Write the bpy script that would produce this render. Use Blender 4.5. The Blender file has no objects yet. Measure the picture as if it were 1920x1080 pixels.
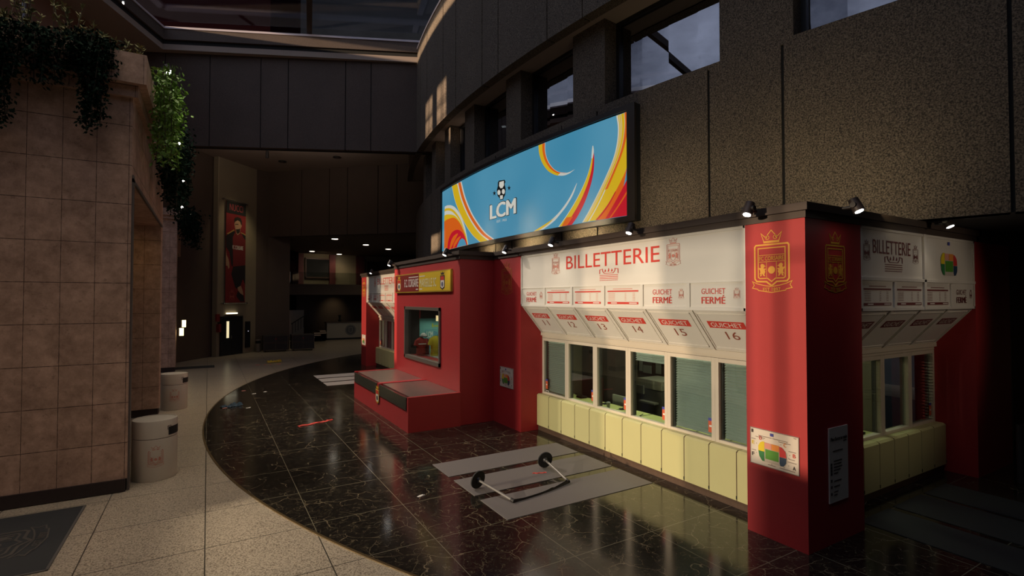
import bpy, bmesh, math, random
from mathutils import Vector, Matrix
random.seed(7)
PI = math.pi
sc = bpy.context.scene
COL = sc.collection

# ------------------------------------------------------------------ materials
MATS = {}
def new_mat(name):
    m = bpy.data.materials.new(name); m.use_nodes = True
    nt = m.node_tree; b = nt.nodes['Principled BSDF']
    return m, nt, b
def mat(name, col, rough=0.6, metal=0.0, bump=0.0, bscale=40, var=0.0, vscale=3.0, emit=None, estr=0, spec=0.5, coat=0.0):
    if name in MATS: return MATS[name]
    m, nt, b = new_mat(name)
    N, L = nt.nodes, nt.links
    b.inputs['Roughness'].default_value = rough
    b.inputs['Metallic'].default_value = metal
    b.inputs['Specular IOR Level'].default_value = spec
    b.inputs['Coat Weight'].default_value = coat
    tc = N.new('ShaderNodeNewGeometry')
    no = N.new('ShaderNodeTexNoise'); no.inputs['Scale'].default_value = vscale; no.inputs['Detail'].default_value = 5
    L.new(tc.outputs['Position'], no.inputs['Vector'])
    mx = N.new('ShaderNodeMix'); mx.data_type = 'RGBA'
    mx.inputs['A'].default_value = (*[c*(1-var) for c in col], 1)
    mx.inputs['B'].default_value = (*[min(1, c*(1+var)) for c in col], 1)
    L.new(no.outputs['Fac'], mx.inputs['Factor'])
    L.new(mx.outputs['Result'], b.inputs['Base Color'])
    if bump:
        n2 = N.new('ShaderNodeTexNoise'); n2.inputs['Scale'].default_value = bscale; n2.inputs['Detail'].default_value = 3
        L.new(tc.outputs['Position'], n2.inputs['Vector'])
        bp = N.new('ShaderNodeBump'); bp.inputs['Strength'].default_value = bump; bp.inputs['Distance'].default_value = .01
        L.new(n2.outputs['Fac'], bp.inputs['Height']); L.new(bp.outputs['Normal'], b.inputs['Normal'])
    if emit:
        b.inputs['Emission Color'].default_value = (*emit, 1); b.inputs['Emission Strength'].default_value = estr
    MATS[name] = m
    return m

def speckle_mat(name, dark, light, scale, rough, grid=None, gridcol=(0,0,0), contrast=(.35,.65), bump=.3, big=.25):
    """granular concrete / terrazzo; grid = (dx, ox, dy, oy, width) joints in world x,y"""
    m, nt, b = new_mat(name); N, L = nt.nodes, nt.links
    g = N.new('ShaderNodeNewGeometry')
    v = N.new('ShaderNodeTexNoise'); v.inputs['Scale'].default_value = scale; v.inputs['Detail'].default_value = 2; v.inputs['Roughness'].default_value=.6
    L.new(g.outputs['Position'], v.inputs['Vector'])
    r = N.new('ShaderNodeValToRGB'); r.color_ramp.elements[0].position = contrast[0]; r.color_ramp.elements[1].position = contrast[1]
    r.color_ramp.elements[0].color = (*dark, 1); r.color_ramp.elements[1].color = (*light, 1)
    L.new(v.outputs['Fac'], r.inputs['Fac'])
    n = N.new('ShaderNodeTexNoise'); n.inputs['Scale'].default_value = .6; n.inputs['Detail'].default_value = 4
    L.new(g.outputs['Position'], n.inputs['Vector'])
    mp = N.new('ShaderNodeMapRange'); mp.inputs['To Min'].default_value = 1-big; mp.inputs['To Max'].default_value = 1+big
    L.new(n.outputs['Fac'], mp.inputs['Value'])
    mu = N.new('ShaderNodeVectorMath'); mu.operation = 'SCALE'
    L.new(r.outputs['Color'], mu.inputs[0]); L.new(mp.outputs['Result'], mu.inputs['Scale'])
    out = mu.outputs['Vector']
    if grid: out = grid_mix(nt, out, grid, gridcol)
    L.new(out, b.inputs['Base Color'])
    b.inputs['Roughness'].default_value = rough
    if bump:
        bp = N.new('ShaderNodeBump'); bp.inputs['Strength'].default_value = bump; bp.inputs['Distance'].default_value = .006
        L.new(v.outputs['Fac'], bp.inputs['Height']); L.new(bp.outputs['Normal'], b.inputs['Normal'])
    MATS[name] = m
    return m

def grid_mix(nt, colsock, grid, gcol, axes=('X','Y')):
    N, L = nt.nodes, nt.links
    g = N.new('ShaderNodeNewGeometry'); s = N.new('ShaderNodeSeparateXYZ'); L.new(g.outputs['Position'], s.inputs[0])
    dx, ox, dy, oy, w = grid
    fs = []
    for ax, d, o in ((axes[0], dx, ox), (axes[1], dy, oy)):
        a = N.new('ShaderNodeMath'); a.operation = 'SUBTRACT'; L.new(s.outputs[ax], a.inputs[0]); a.inputs[1].default_value = o - d/2
        p = N.new('ShaderNodeMath'); p.operation = 'FLOORED_MODULO'; L.new(a.outputs[0], p.inputs[0]); p.inputs[1].default_value = d
        q = N.new('ShaderNodeMath'); q.operation = 'SUBTRACT'; L.new(p.outputs[0], q.inputs[0]); q.inputs[1].default_value = d/2
        ab = N.new('ShaderNodeMath'); ab.operation = 'ABSOLUTE'; L.new(q.outputs[0], ab.inputs[0])
        lt = N.new('ShaderNodeMath'); lt.operation = 'LESS_THAN'; L.new(ab.outputs[0], lt.inputs[0]); lt.inputs[1].default_value = w/2
        fs.append(lt)
    mxm = N.new('ShaderNodeMath'); mxm.operation = 'MAXIMUM'
    L.new(fs[0].outputs[0], mxm.inputs[0]); L.new(fs[1].outputs[0], mxm.inputs[1])
    mx = N.new('ShaderNodeMix'); mx.data_type = 'RGBA'; mx.inputs['B'].default_value = (*gcol, 1)
    L.new(mxm.outputs[0], mx.inputs['Factor']); L.new(colsock, mx.inputs['A'])
    return mx.outputs['Result']

def marble_mat():
    m, nt, b = new_mat('black_marble'); N, L = nt.nodes, nt.links
    g = N.new('ShaderNodeNewGeometry')
    def veins(scale, dist, width, off):
        mp = N.new('ShaderNodeMapping'); mp.inputs['Location'].default_value = off; mp.inputs['Scale'].default_value = (1, 1.0, 1); mp.inputs['Rotation'].default_value = (0,0,.5)
        L.new(g.outputs['Position'], mp.inputs['Vector'])
        w = N.new('ShaderNodeTexNoise'); w.inputs['Scale'].default_value = scale*.9; w.inputs['Detail'].default_value = 4
        L.new(mp.outputs[0], w.inputs['Vector'])
        vm = N.new('ShaderNodeVectorMath'); vm.operation = 'MULTIPLY_ADD'; vm.inputs[1].default_value = (dist,)*3
        L.new(w.outputs['Color'], vm.inputs[0]); L.new(mp.outputs[0], vm.inputs[2])
        v = N.new('ShaderNodeTexVoronoi'); v.feature = 'DISTANCE_TO_EDGE'; v.inputs['Scale'].default_value = scale
        L.new(vm.outputs[0], v.inputs['Vector'])
        r = N.new('ShaderNodeMapRange'); r.inputs['From Max'].default_value = width; r.inputs['To Min'].default_value = 1; r.inputs['To Max'].default_value = 0
        L.new(v.outputs['Distance'], r.inputs['Value'])
        n = N.new('ShaderNodeTexNoise'); n.inputs['Scale'].default_value = scale*1.1; n.inputs['Detail'].default_value = 3
        L.new(mp.outputs[0], n.inputs['Vector'])
        k = N.new('ShaderNodeMapRange'); k.inputs['From Min'].default_value = .40; k.inputs['From Max'].default_value = .60
        L.new(n.outputs['Fac'], k.inputs['Value'])
        mm = N.new('ShaderNodeMath'); mm.operation = 'MULTIPLY'; L.new(r.outputs[0], mm.inputs[0]); L.new(k.outputs[0], mm.inputs[1])
        return mm
    a = veins(1.9, .55, .014, (0,0,0)); c = veins(5.2, .3, .028, (3,7,0)); c2 = veins(13, .16, .06, (9,2,0))
    s1 = N.new('ShaderNodeMath'); s1.operation = 'MULTIPLY_ADD'; s1.inputs[1].default_value = .6; L.new(c.outputs[0], s1.inputs[0]); L.new(a.outputs[0], s1.inputs[2])
    s2 = N.new('ShaderNodeMath'); s2.operation = 'MULTIPLY_ADD'; s2.inputs[1].default_value = .35; s2.use_clamp = True; L.new(c2.outputs[0], s2.inputs[0]); L.new(s1.outputs[0], s2.inputs[2])
    mx = N.new('ShaderNodeMix'); mx.data_type = 'RGBA'; mx.inputs['A'].default_value = (.012,.0105,.009,1); mx.inputs['B'].default_value = (.21,.165,.10,1)
    L.new(s2.outputs[0], mx.inputs['Factor'])
    out = grid_mix(nt, mx.outputs['Result'], (1.32, 0, 1.32, 3.81, .011), (.17,.15,.10))
    L.new(out, b.inputs['Base Color'])
    n3 = N.new('ShaderNodeTexNoise'); n3.inputs['Scale'].default_value = 1.2; n3.inputs['Detail'].default_value = 4
    L.new(g.outputs['Position'], n3.inputs['Vector'])
    rr = N.new('ShaderNodeMapRange'); rr.inputs['To Min'].default_value = .06; rr.inputs['To Max'].default_value = .2; L.new(n3.outputs['Fac'], rr.inputs['Value'])
    L.new(rr.outputs[0], b.inputs['Roughness'])
    b.inputs['Specular IOR Level'].default_value = .6
    return m

def stone_mat():
    m, nt, b = new_mat('sandstone_blocks'); N, L = nt.nodes, nt.links
    g = N.new('ShaderNodeNewGeometry'); s = N.new('ShaderNodeSeparateXYZ'); L.new(g.outputs['Position'], s.inputs[0])
    # horizontal coordinate: x on -Y faces, y on the side faces
    ad = N.new('ShaderNodeMath'); ad.operation = 'ADD'; L.new(s.outputs['X'], ad.inputs[0]); L.new(s.outputs['Y'], ad.inputs[1])
    def modline(src, d, o, w):
        a = N.new('ShaderNodeMath'); a.operation = 'SUBTRACT'; L.new(src, a.inputs[0]); a.inputs[1].default_value = o - d/2
        p = N.new('ShaderNodeMath'); p.operation = 'FLOORED_MODULO'; L.new(a.outputs[0], p.inputs[0]); p.inputs[1].default_value = d
        q = N.new('ShaderNodeMath'); q.operation = 'SUBTRACT'; L.new(p.outputs[0], q.inputs[0]); q.inputs[1].default_value = d/2
        ab = N.new('ShaderNodeMath'); ab.operation = 'ABSOLUTE'; L.new(q.outputs[0], ab.inputs[0])
        n = N.new('ShaderNodeTexNoise'); n.inputs['Scale'].default_value = 14; n.inputs['Detail'].default_value = 4; L.new(g.outputs['Position'], n.inputs['Vector'])
        r = N.new('ShaderNodeMath'); r.operation = 'MULTIPLY'; L.new(n.outputs['Fac'], r.inputs[0]); r.inputs[1].default_value = w
        lt = N.new('ShaderNodeMath'); lt.operation = 'LESS_THAN'; L.new(ab.outputs[0], lt.inputs[0]); L.new(r.outputs[0], lt.inputs[1])
        return lt.outputs[0]
    l1 = modline(ad.outputs[0], .43, 10.7-1.17-.43*0, .008); l2 = modline(s.outputs['Z'], .665, .80, .011)
    mm = N.new('ShaderNodeMath'); mm.operation = 'MAXIMUM'; L.new(l1, mm.inputs[0]); L.new(l2, mm.inputs[1])
    n = N.new('ShaderNodeTexNoise'); n.inputs['Scale'].default_value = 3.4; n.inputs['Detail'].default_value = 10; n.inputs['Roughness'].default_value = .78; L.new(g.outputs['Position'], n.inputs['Vector'])
    r = N.new('ShaderNodeValToRGB'); r.color_ramp.elements[0].position = .3; r.color_ramp.elements[1].position = .7
    r.color_ramp.elements[0].color = (.24,.145,.10,1); r.color_ramp.elements[1].color = (.60,.40,.30,1)
    L.new(n.outputs['Fac'], r.inputs['Fac'])
    n2 = N.new('ShaderNodeTexNoise'); n2.inputs['Scale'].default_value = 9; n2.inputs['Detail'].default_value = 6; n2.inputs['Roughness'].default_value = .8; L.new(g.outputs['Position'], n2.inputs['Vector'])
    sp = N.new('ShaderNodeMapRange'); sp.inputs['From Min'].default_value = .58; sp.inputs['From Max'].default_value = .66; sp.inputs['To Max'].default_value = .45; L.new(n2.outputs['Fac'], sp.inputs['Value'])
    m1 = N.new('ShaderNodeMix'); m1.data_type = 'RGBA'; m1.inputs['B'].default_value = (.13,.075,.05,1); L.new(sp.outputs[0], m1.inputs['Factor']); L.new(r.outputs['Color'], m1.inputs['A'])
    m2 = N.new('ShaderNodeMix'); m2.data_type = 'RGBA'; m2.inputs['B'].default_value = (.09,.05,.035,1); L.new(mm.outputs[0], m2.inputs['Factor']); L.new(m1.outputs['Result'], m2.inputs['A'])
    L.new(m2.outputs['Result'], b.inputs['Base Color'])
    b.inputs['Roughness'].default_value = .75
    bp = N.new('ShaderNodeBump'); bp.inputs['Strength'].default_value = .25; bp.inputs['Distance'].default_value = .01
    L.new(n2.outputs['Fac'], bp.inputs['Height']); L.new(bp.outputs['Normal'], b.inputs['Normal'])
    return m

def glass_mat(name, tint, gloss=.12, rough=0.0, gcol=(1,1,1)):
    m = bpy.data.materials.new(name); m.use_nodes = True; nt = m.node_tree; N, L = nt.nodes, nt.links
    N.remove(N['Principled BSDF'])
    t = N.new('ShaderNodeBsdfTransparent'); t.inputs[0].default_value = (*tint, 1)
    gl = N.new('ShaderNodeBsdfGlossy'); gl.inputs['Roughness'].default_value = rough; gl.inputs['Color'].default_value = (*gcol,1)
    lw = N.new('ShaderNodeLayerWeight'); lw.inputs['Blend'].default_value = .5
    pw = N.new('ShaderNodeMath'); pw.operation = 'POWER'; pw.inputs[1].default_value = 5; L.new(lw.outputs['Facing'], pw.inputs[0])
    ad = N.new('ShaderNodeMath'); ad.operation = 'MULTIPLY_ADD'; ad.use_clamp = True; ad.inputs[1].default_value = .9; ad.inputs[2].default_value = gloss+.02; L.new(pw.outputs[0], ad.inputs[0])
    mx = N.new('ShaderNodeMixShader'); L.new(ad.outputs[0], mx.inputs[0]); L.new(t.outputs[0], mx.inputs[1]); L.new(gl.outputs[0], mx.inputs[2])
    L.new(mx.outputs[0], N['Material Output'].inputs['Surface'])
    MATS[name] = m
    return m

def emis(name, col, s):
    return mat(name, (0.02,0.02,0.02), .5, emit=col, estr=s)

M_marble = marble_mat()
M_stone = stone_mat()
M_terr = speckle_mat('terrazzo', (.16,.125,.09), (.50,.42,.31), 55, .28, grid=(1.32, 0, 1.30, 7.74, .014), gridcol=(.05,.045,.035), contrast=(.34,.56), bump=.03, big=.12)
M_conc = speckle_mat('exposed_aggregate_concrete', (.030,.022,.015), (.20,.155,.11), 44, .85, contrast=(.36,.66), bump=.7)
M_concd = speckle_mat('dark_aggregate_concrete', (.05,.034,.027), (.11,.08,.062), 60, .85, contrast=(.3,.7), bump=.5)
M_groove = mat('joint_shadow_gap', (.01,.009,.008), .9)
M_red = mat('red_paint', (.44,.026,.028), .55, bump=.15, bscale=180, var=.06, vscale=4)
M_gold = mat('gold_paint', (.72,.36,.04), .5)
M_white = mat('white_lacquer', (.74,.70,.62), .35, var=.03, vscale=2)
M_cream = mat('cream_frame', (.66,.58,.45), .4, var=.04)
M_yel = mat('pale_yellow_laminate', (.60,.56,.26), .4, var=.05, vscale=2, bump=.05, bscale=15)
M_plinth = mat('brown_plinth_wood', (.10,.055,.03), .7, var=.3, vscale=18)
M_fascia = mat('dark_brown_cornice', (.055,.037,.027), .55, var=.1)
M_black = mat('black_metal', (.012,.011,.011), .4)
M_blackm = mat('matte_black', (.009,.009,.009), .8)
M_textred = mat('sign_red', (.62,.045,.03), .5)
M_textpale = mat('sign_red_thin_print', (.62,.22,.16), .5)
M_textdark = mat('dark_print', (.05,.03,.03), .5)
M_textwhite = mat('white_print', (.8,.76,.68), .5)
M_grey = mat('grey_rubber_mat', (.155,.138,.128), .6, bump=.1, bscale=120)
M_mat3 = mat('white_floor_stripe', (.5,.47,.43), .6)
M_steel = mat('brushed_steel', (.45,.40,.35), .32, metal=.9, var=.12, vscale=5)
M_bin = mat('bin_white', (.55,.50,.42), .4, var=.05)
M_glass = glass_mat('window_glass', (.80,.84,.82), .04)
M_skyglass = glass_mat('skylight_glass', (.8,.84,.9), -.012)
M_upglass = glass_mat('upper_glass', (.10,.11,.12), .30, gcol=(.9,.92,1))
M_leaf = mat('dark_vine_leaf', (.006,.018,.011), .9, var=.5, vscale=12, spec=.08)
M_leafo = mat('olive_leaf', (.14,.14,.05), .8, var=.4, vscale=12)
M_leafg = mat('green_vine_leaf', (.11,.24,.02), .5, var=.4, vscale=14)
M_door = mat('black_door', (.012,.013,.015), .4)
M_creamwall = mat('cream_wall', (.26,.21,.135), .8, var=.1, vscale=1.5)
M_darkwall = mat('dark_brown_wall', (.085,.058,.042), .8, var=.12, vscale=1.5)
M_soffit = mat('soffit_plaster', (.30,.235,.19), .8, var=.05)
M_blind = mat('blind_slat_white', (.50,.55,.50), .5)
M_desk = mat('desk_yellow_green', (.50,.50,.18), .5)

# ------------------------------------------------------------------ mesh builder
def wloc(o):
    v = Vector((0,0,0))
    while o: v += o.location; o = o.parent
    return v
class MB:
    def __init__(s): s.v = []; s.f = []; s.T = None
    def add(s, vs, fs):
        b = len(s.v)
        for p in vs: s.v.append(Vector(s.T(*p)) if s.T else Vector(p))
        s.f += [tuple(b+i for i in f) for f in fs]; return s
    def box(s, x0,y0,z0,x1,y1,z1):
        return s.add([(x0,y0,z0),(x1,y0,z0),(x1,y1,z0),(x0,y1,z0),(x0,y0,z1),(x1,y0,z1),(x1,y1,z1),(x0,y1,z1)],
            [(0,3,2,1),(4,5,6,7),(0,1,5,4),(1,2,6,5),(2,3,7,6),(3,0,4,7)])
    def prism(s, pts, z0, z1):
        n = len(pts)
        return s.add([(x,y,z0) for x,y in pts]+[(x,y,z1) for x,y in pts],
            [tuple(range(n))[::-1], tuple(range(n,2*n))]+[(i,(i+1)%n,n+(i+1)%n,n+i) for i in range(n)])
    def wall(s, p, q, z0, z1, t=.3):
        p = Vector(p); q = Vector(q); d = (q-p).normalized(); n = Vector((-d.y, d.x))*t
        return s.prism([tuple(p),tuple(q),tuple(q+n),tuple(p+n)], z0, z1)
    def tube(s, p, q, r, r2=None, n=12):
        p = Vector(p); q = Vector(q); d = (q-p).normalized(); r2 = r if r2 is None else r2
        a = d.orthogonal().normalized(); b = d.cross(a)
        vs = []
        for c, rr in ((p,r),(q,r2)):
            vs += [tuple(c + a*rr*math.cos(2*PI*i/n) + b*rr*math.sin(2*PI*i/n)) for i in range(n)]
        return s.add(vs, [tuple(range(n))[::-1], tuple(range(n,2*n))]+[(i,(i+1)%n,n+(i+1)%n,n+i) for i in range(n)])
    def lathe(s, prof, c=(0,0,0), n=32, sx=1, sy=1):
        m = len(prof); vs = []
        for r, z in prof:
            vs += [(c[0]+sx*r*math.cos(2*PI*i/n), c[1]+sy*r*math.sin(2*PI*i/n), c[2]+z) for i in range(n)]
        fs = [(k*n+i, k*n+(i+1)%n, (k+1)*n+(i+1)%n, (k+1)*n+i) for k in range(m-1) for i in range(n)]
        fs += [tuple(range(n))[::-1], tuple(range((m-1)*n, m*n))]
        return s.add(vs, fs)
    def build(s, name, m, parent=None, bevel=0, smooth=False):
        me = bpy.data.meshes.new(name); off = wloc(parent) if parent else Vector((0,0,0))
        me.from_pydata([v-off for v in s.v], [], s.f); me.update()
        bm = bmesh.new(); bm.from_mesh(me); bmesh.ops.recalc_face_normals(bm, faces=bm.faces)
        if bevel:
            bmesh.ops.bevel(bm, geom=list(bm.edges), offset=bevel, segments=2, affect='EDGES', profile=.7)
        bm.to_mesh(me); bm.free()
        if smooth:
            for p in me.polygons: p.use_smooth = True
            try: me.set_sharp_from_angle(angle=.6)
            except Exception: pass
        me.materials.append(m)
        o = bpy.data.objects.new(name, me); COL.objects.link(o); o.parent = parent
        return o
def tag(o, label, cat, group=None):
    o['label'] = label; o['category'] = cat
    if group: o['group'] = group
    return o
def struct(o): o['kind'] = 'structure'; return o
def thing(name, loc, label, cat, group=None):
    o = bpy.data.objects.new(name, None); o.empty_display_size = .2; COL.objects.link(o); o.location = loc
    return tag(o, label, cat, group)

# ------------------------------------------------------------------ flat art (thin printed shapes on a surface frame)
class Fr:   # 2-D frame on a surface: origin, u, v, normal
    def __init__(s, o, u, v): s.o = Vector(o); s.u = Vector(u).normalized(); s.v = Vector(v).normalized(); s.n = s.u.cross(s.v)
    def p(s, a, b, c=0): return tuple(s.o + s.u*a + s.v*b + s.n*c)
class Art:
    def __init__(s): s.polys = []
    def poly(s, pts): s.polys.append([tuple(p) for p in pts]); return s
    def rect(s, x0,y0,x1,y1): return s.poly([(x0,y0),(x1,y0),(x1,y1),(x0,y1)])
    def disc(s, x, y, r, n=20, ry=None):
        return s.poly([(x+r*math.cos(2*PI*i/n), y+(ry or r)*math.sin(2*PI*i/n)) for i in range(n)])
    def stroke(s, pts, w, closed=False):
        n = len(pts); P = [Vector(p) for p in pts]; L = []; R = []
        for i in range(n):
            a = P[i-1] if (i > 0 or closed) else None; b = P[(i+1)%n] if (i < n-1 or closed) else None
            d1 = (P[i]-a).normalized() if a is not None else (b-P[i]).normalized()
            d2 = (b-P[i]).normalized() if b is not None else d1
            d = (d1+d2); d = d.normalized() if d.length > 1e-6 else d1
            nn = Vector((-d.y, d.x)); k = 1/max(.45, abs(nn.dot(Vector((-d1.y, d1.x)))))
            L.append(P[i]+nn*w/2*k); R.append(P[i]-nn*w/2*k)
        for i in range(n if closed else n-1):
            j = (i+1)%n; s.polys.append([tuple(R[i]),tuple(R[j]),tuple(L[j]),tuple(L[i])])
        return s
    def build(s, name, m, parent, fr, ox=0, oy=0, k=1, off=.002, th=.002, sx=1):
        mb = MB()
        for pl in s.polys:
            q = [(ox+x*k*sx, oy+y*k) for x, y in pl]; n = len(q)
            mb.add([fr.p(x,y,off) for x,y in q]+[fr.p(x,y,off+th) for x,y in q],
                [tuple(range(n))[::-1], tuple(range(n,2*n))]+[(i,(i+1)%n,n+(i+1)%n,n+i) for i in range(n)])
        return mb.build(name, m, parent)
_tc = {}
def text_mesh(txt, bold):
    key = (txt, bold)
    if key in _tc: return _tc[key]
    c = bpy.data.curves.new('t', 'FONT'); c.body = txt; c.resolution_u = 3; c.offset = 0
    o = bpy.data.objects.new('t', c); COL.objects.link(o)
    dg = bpy.context.evaluated_depsgraph_get(); dg.update()
    me = bpy.data.meshes.new_from_object(o.evaluated_get(dg))
    vs = [v.co.copy() for v in me.vertices]; fs = [tuple(p.vertices) for p in me.polygons]
    bpy.data.objects.remove(o); bpy.data.meshes.remove(me)
    n0 = len(vs); lay = [0.0]*n0
    if bold:     # heavier strokes: the outline stamped with small shifts
        base = list(vs); bf_ = list(fs)
        for li, (dx, dy) in enumerate(((.022,0),(.044,0),(.011,.014),(.033,.014))):
            dx *= float(bold); dy *= float(bold); k = len(vs); lay += [(li+1)*.0006]*len(base); vs += [v+Vector((dx,dy,0)) for v in base]; fs += [tuple(k+i for i in f) for f in bf_]
    x0 = min(v.x for v in vs); x1 = max(v.x for v in vs); y0 = min(v.y for v in vs); y1 = max(v.y for v in vs)
    vs = [((v.x-x0)/(x1-x0), (v.y-y0)/(y1-y0), l) for v, l in zip(vs, lay)]
    _tc[key] = (vs, fs); return _tc[key]
def text(txt, m, parent, fr, x0, y0, x1, y1, bold=False, off=.003, name='lettering', mapf=None):
    vs, fs = text_mesh(txt, bold)
    mb = MB(); f = mapf or (lambda x,y,c: fr.p(x,y,c))
    mb.add([f(x0+(x1-x0)*a, y0+(y1-y0)*b, off+l) for a, b, l in vs], fs)
    return mb.build(name, m, parent)

LION = [(-.03,-.14),(-.075,-.15),(-.05,-.1),(-.08,-.04),(-.06,.0),(-.1,.02),(-.07,.04),(-.035,.03),(-.05,.08),(-.09,.09),(-.06,.11),(-.03,.15),(.02,.16),(.05,.12),(.035,.07),(.06,.05),(.1,.08),(.085,.03),(.06,.0),(.05,-.05),(.08,-.1),(.04,-.09),(.07,-.15),(.02,-.14),(.01,-.08)]
def crest_art(detail=True, w=.028):
    a = Art()
    a.stroke([(-.26,1.40),(-.13,1.28),(-.09,1.36),(0,1.46),(.09,1.36),(.13,1.28),(.26,1.40),(.19,1.2),(-.19,1.2)], w*.8, True)
    a.rect(-.2,1.16,.2,1.19)
    for s in (-1,1): a.stroke([(s*.1+.05*math.cos(t*PI/4), 1.29+.045*math.sin(t*PI/4)) for t in range(8)], w*.5, True)
    a.stroke([(-.4,1.12),(.4,1.12),(.43,1.08),(.43,.30),(.38,.24),(.13,.23),(0,.13),(-.13,.23),(-.38,.24),(-.43,.30),(-.43,1.08)], w*1.4, True)
    a.stroke([(-.34,1.04),(.34,1.04),(.34,.34),(.3,.31),(.1,.31),(0,.23),(-.1,.31),(-.3,.31),(-.34,.34)], w, True)
    for y in (.87,.71): a.stroke([(-.34,y),(.34,y)], w*.5)
    for x in (-.125,.125): a.stroke([(x,.71),(x,.31)], w*.5)
    a.disc(0,.51,.09)
    for s in (-1,1): a.poly([(s*x+.235*(s), y+.51) for x,y in LION])
    a.stroke([(-.5,.24),(-.36,.18),(-.2,.14),(0,.11),(.2,.14),(.36,.18),(.5,.24),(.45,.15),(.5,.08),(.36,.05),(.34,.02),(0,-.03),(-.34,.02),(-.36,.05),(-.5,.08),(-.45,.15)], w*.7, True)
    return a
CREST = crest_art()
CREST_T = crest_art(w=.018)
def crest(parent, fr, cx, y0, w, m, thin=False, off=.002, words=True, name='crest', sx=1):
    c = (CREST_T if thin else CREST).build(name, m, parent, fr, cx, y0, w, off, sx=sx)
    if words:
        text('FC CORSAIRE', m, c, fr, cx-.31*w*sx, y0+.74*w, cx+.31*w*sx, y0+.84*w, True, off+.002)
        text('EST 1897', m, c, fr, cx-.22*w*sx, y0+.0*w, cx+.22*w*sx, y0+.085*w, True, off+.002)
    return c

# ------------------------------------------------------------------ floor
CXF, CYF, RF = 19.3, 14.6, 19.35
mb = MB(); mb.box(-14,-6,-.2, 22,52,-.012); struct(mb.build('floor', M_terr)).name = 'floor'
n = 128; pts = [(CXF+RF*math.cos(t), CYF+RF*math.sin(t)) for t in [PI*.5+PI*i/n*1.0 for i in range(n+1)]]
mb = MB(); mb.prism([(x,min(y,33.9)) for x,y in pts], -.03, 0.0); o = struct(mb.build('floor_black_marble', M_marble))
mb = MB()
for i in range(n):   # thin brass edge strip
    (x0,y0),(x1,y1) = pts[i], pts[i+1]
    u = Vector((x0-CXF,y0-CYF)).normalized()*.035; w = Vector((x1-CXF,y1-CYF)).normalized()*.035
    mb.prism([(x0,y0),(x1,y1),(x1+w.x,y1+w.y),(x0+u.x,y0+u.y)], -.03, .003)
struct(mb.build('trim_1', mat('dark_brass', (.16,.11,.05), .4, metal=.6)))

# ------------------------------------------------------------------ curved core wall
CX, CY, R0 = 50., 14.5, 42.
def cw(th, r, z):   # th degrees
    t = math.radians(th); return (CX-r*math.cos(t), CY+r*math.sin(t), z)
def arc_slab(mb, a0, a1, r0, r1, z0, z1, step=1.0):
    k = max(1, int(abs(a1-a0)/step+.5)); A = [a0+(a1-a0)*i/k for i in range(k+1)]; vs = []
    for a in A: vs += [cw(a,r0,z0), cw(a,r1,z0), cw(a,r1,z1), cw(a,r0,z1)]
    fs = [(0,1,2,3), tuple(4*k+i for i in (3,2,1,0))]
    for i in range(k):
        b = 4*i
        fs += [(b+j, b+(j+1)%4, b+4+(j+1)%4, b+4+j) for j in range(4)]
    mb.add(vs, fs)
SEAMS = [-30,-24,-21.5,-16.5,-12.44,-10.51,-6.45,-4.65,-1.37,.03,2.95,4.82,8.0,9.8,12.5,16,20]
mb = MB()
for a, b in zip(SEAMS[:-1], SEAMS[1:]):
    arc_slab(mb, a+.035, b-.035, R0, R0-.3, 4.42, 7.9)
struct(mb.build('wall_core_lower', M_conc))
mb = MB(); arc_slab(mb, -30, 20, R0-.03, R0-.5, 4.42, 7.88); struct(mb.build('wall_core_lower_backing', M_groove))
mb = MB()
for a, b in zip(SEAMS[:-1], SEAMS[1:]):
    arc_slab(mb, a+.035, b-.035, R0+.5, R0+.2, 10.05, 14.75)
struct(mb.build('wall_core_upper', M_conc))
mb = MB(); arc_slab(mb, -30, 20, R0+.46, R0-.8, 10.08, 14.75); struct(mb.build('wall_core_upper_backing', M_soffit))
PIERS = [(-24.2,-22.3),(-18.6,-16.7),(-12.7,-10.84),(-6.81,-5.28),(-2.05,-.9),(2.25,3.4),(5.6,6.6),(8.6,9.6),(11.6,12.6)]
mb = MB()
for a, b in PIERS: arc_slab(mb, a, b, R0, R0-.75, 7.88, 10.09)
struct(mb.build('wall_core_piers', M_conc))
mb = MB(); arc_slab(mb, -30, 20, R0, R0-.75, 7.85, 7.95); struct(mb.build('trim_sill', M_conc))
k = 1
for (a0,a1),(b0,b1) in zip(PIERS[:-1], PIERS[1:]):
    mb = MB(); arc_slab(mb, a1, b0, R0-.5, R0-.52, 7.95, 10.08)
    w = struct(mb.build('window_%d' % k, M_upglass)); k += 1
    mb = MB(); arc_slab(mb, a1, a1+.12, R0-.42, R0-.55, 7.95, 10.08); arc_slab(mb, b0-.12, b0, R0-.42, R0-.55, 7.95, 10.08)
    arc_slab(mb, a1, b0, R0-.42, R0-.55, 7.95, 8.05); arc_slab(mb, a1, b0, R0-.42, R0-.55, 10.0, 10.08)
    mb.build('window_frame', M_black, w)
    mb = MB()      # handrail standing just behind the pane
    arc_slab(mb, a1, b0, R0-.80, R0-.84, 8.55, 8.60); arc_slab(mb, a1, b0, R0-.80, R0-.84, 8.28, 8.30)
    q = a1
    while q < b0: arc_slab(mb, q, q+.06, R0-.80, R0-.84, 7.9, 8.6); q += 1.3
    mb.build('handrail', M_black, w)
mb = MB(); arc_slab(mb, -30, 16, R0-.1, R0-12, 4.425, 4.5, 2); struct(mb.build('ceiling_core_underside', M_blackm))
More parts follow.
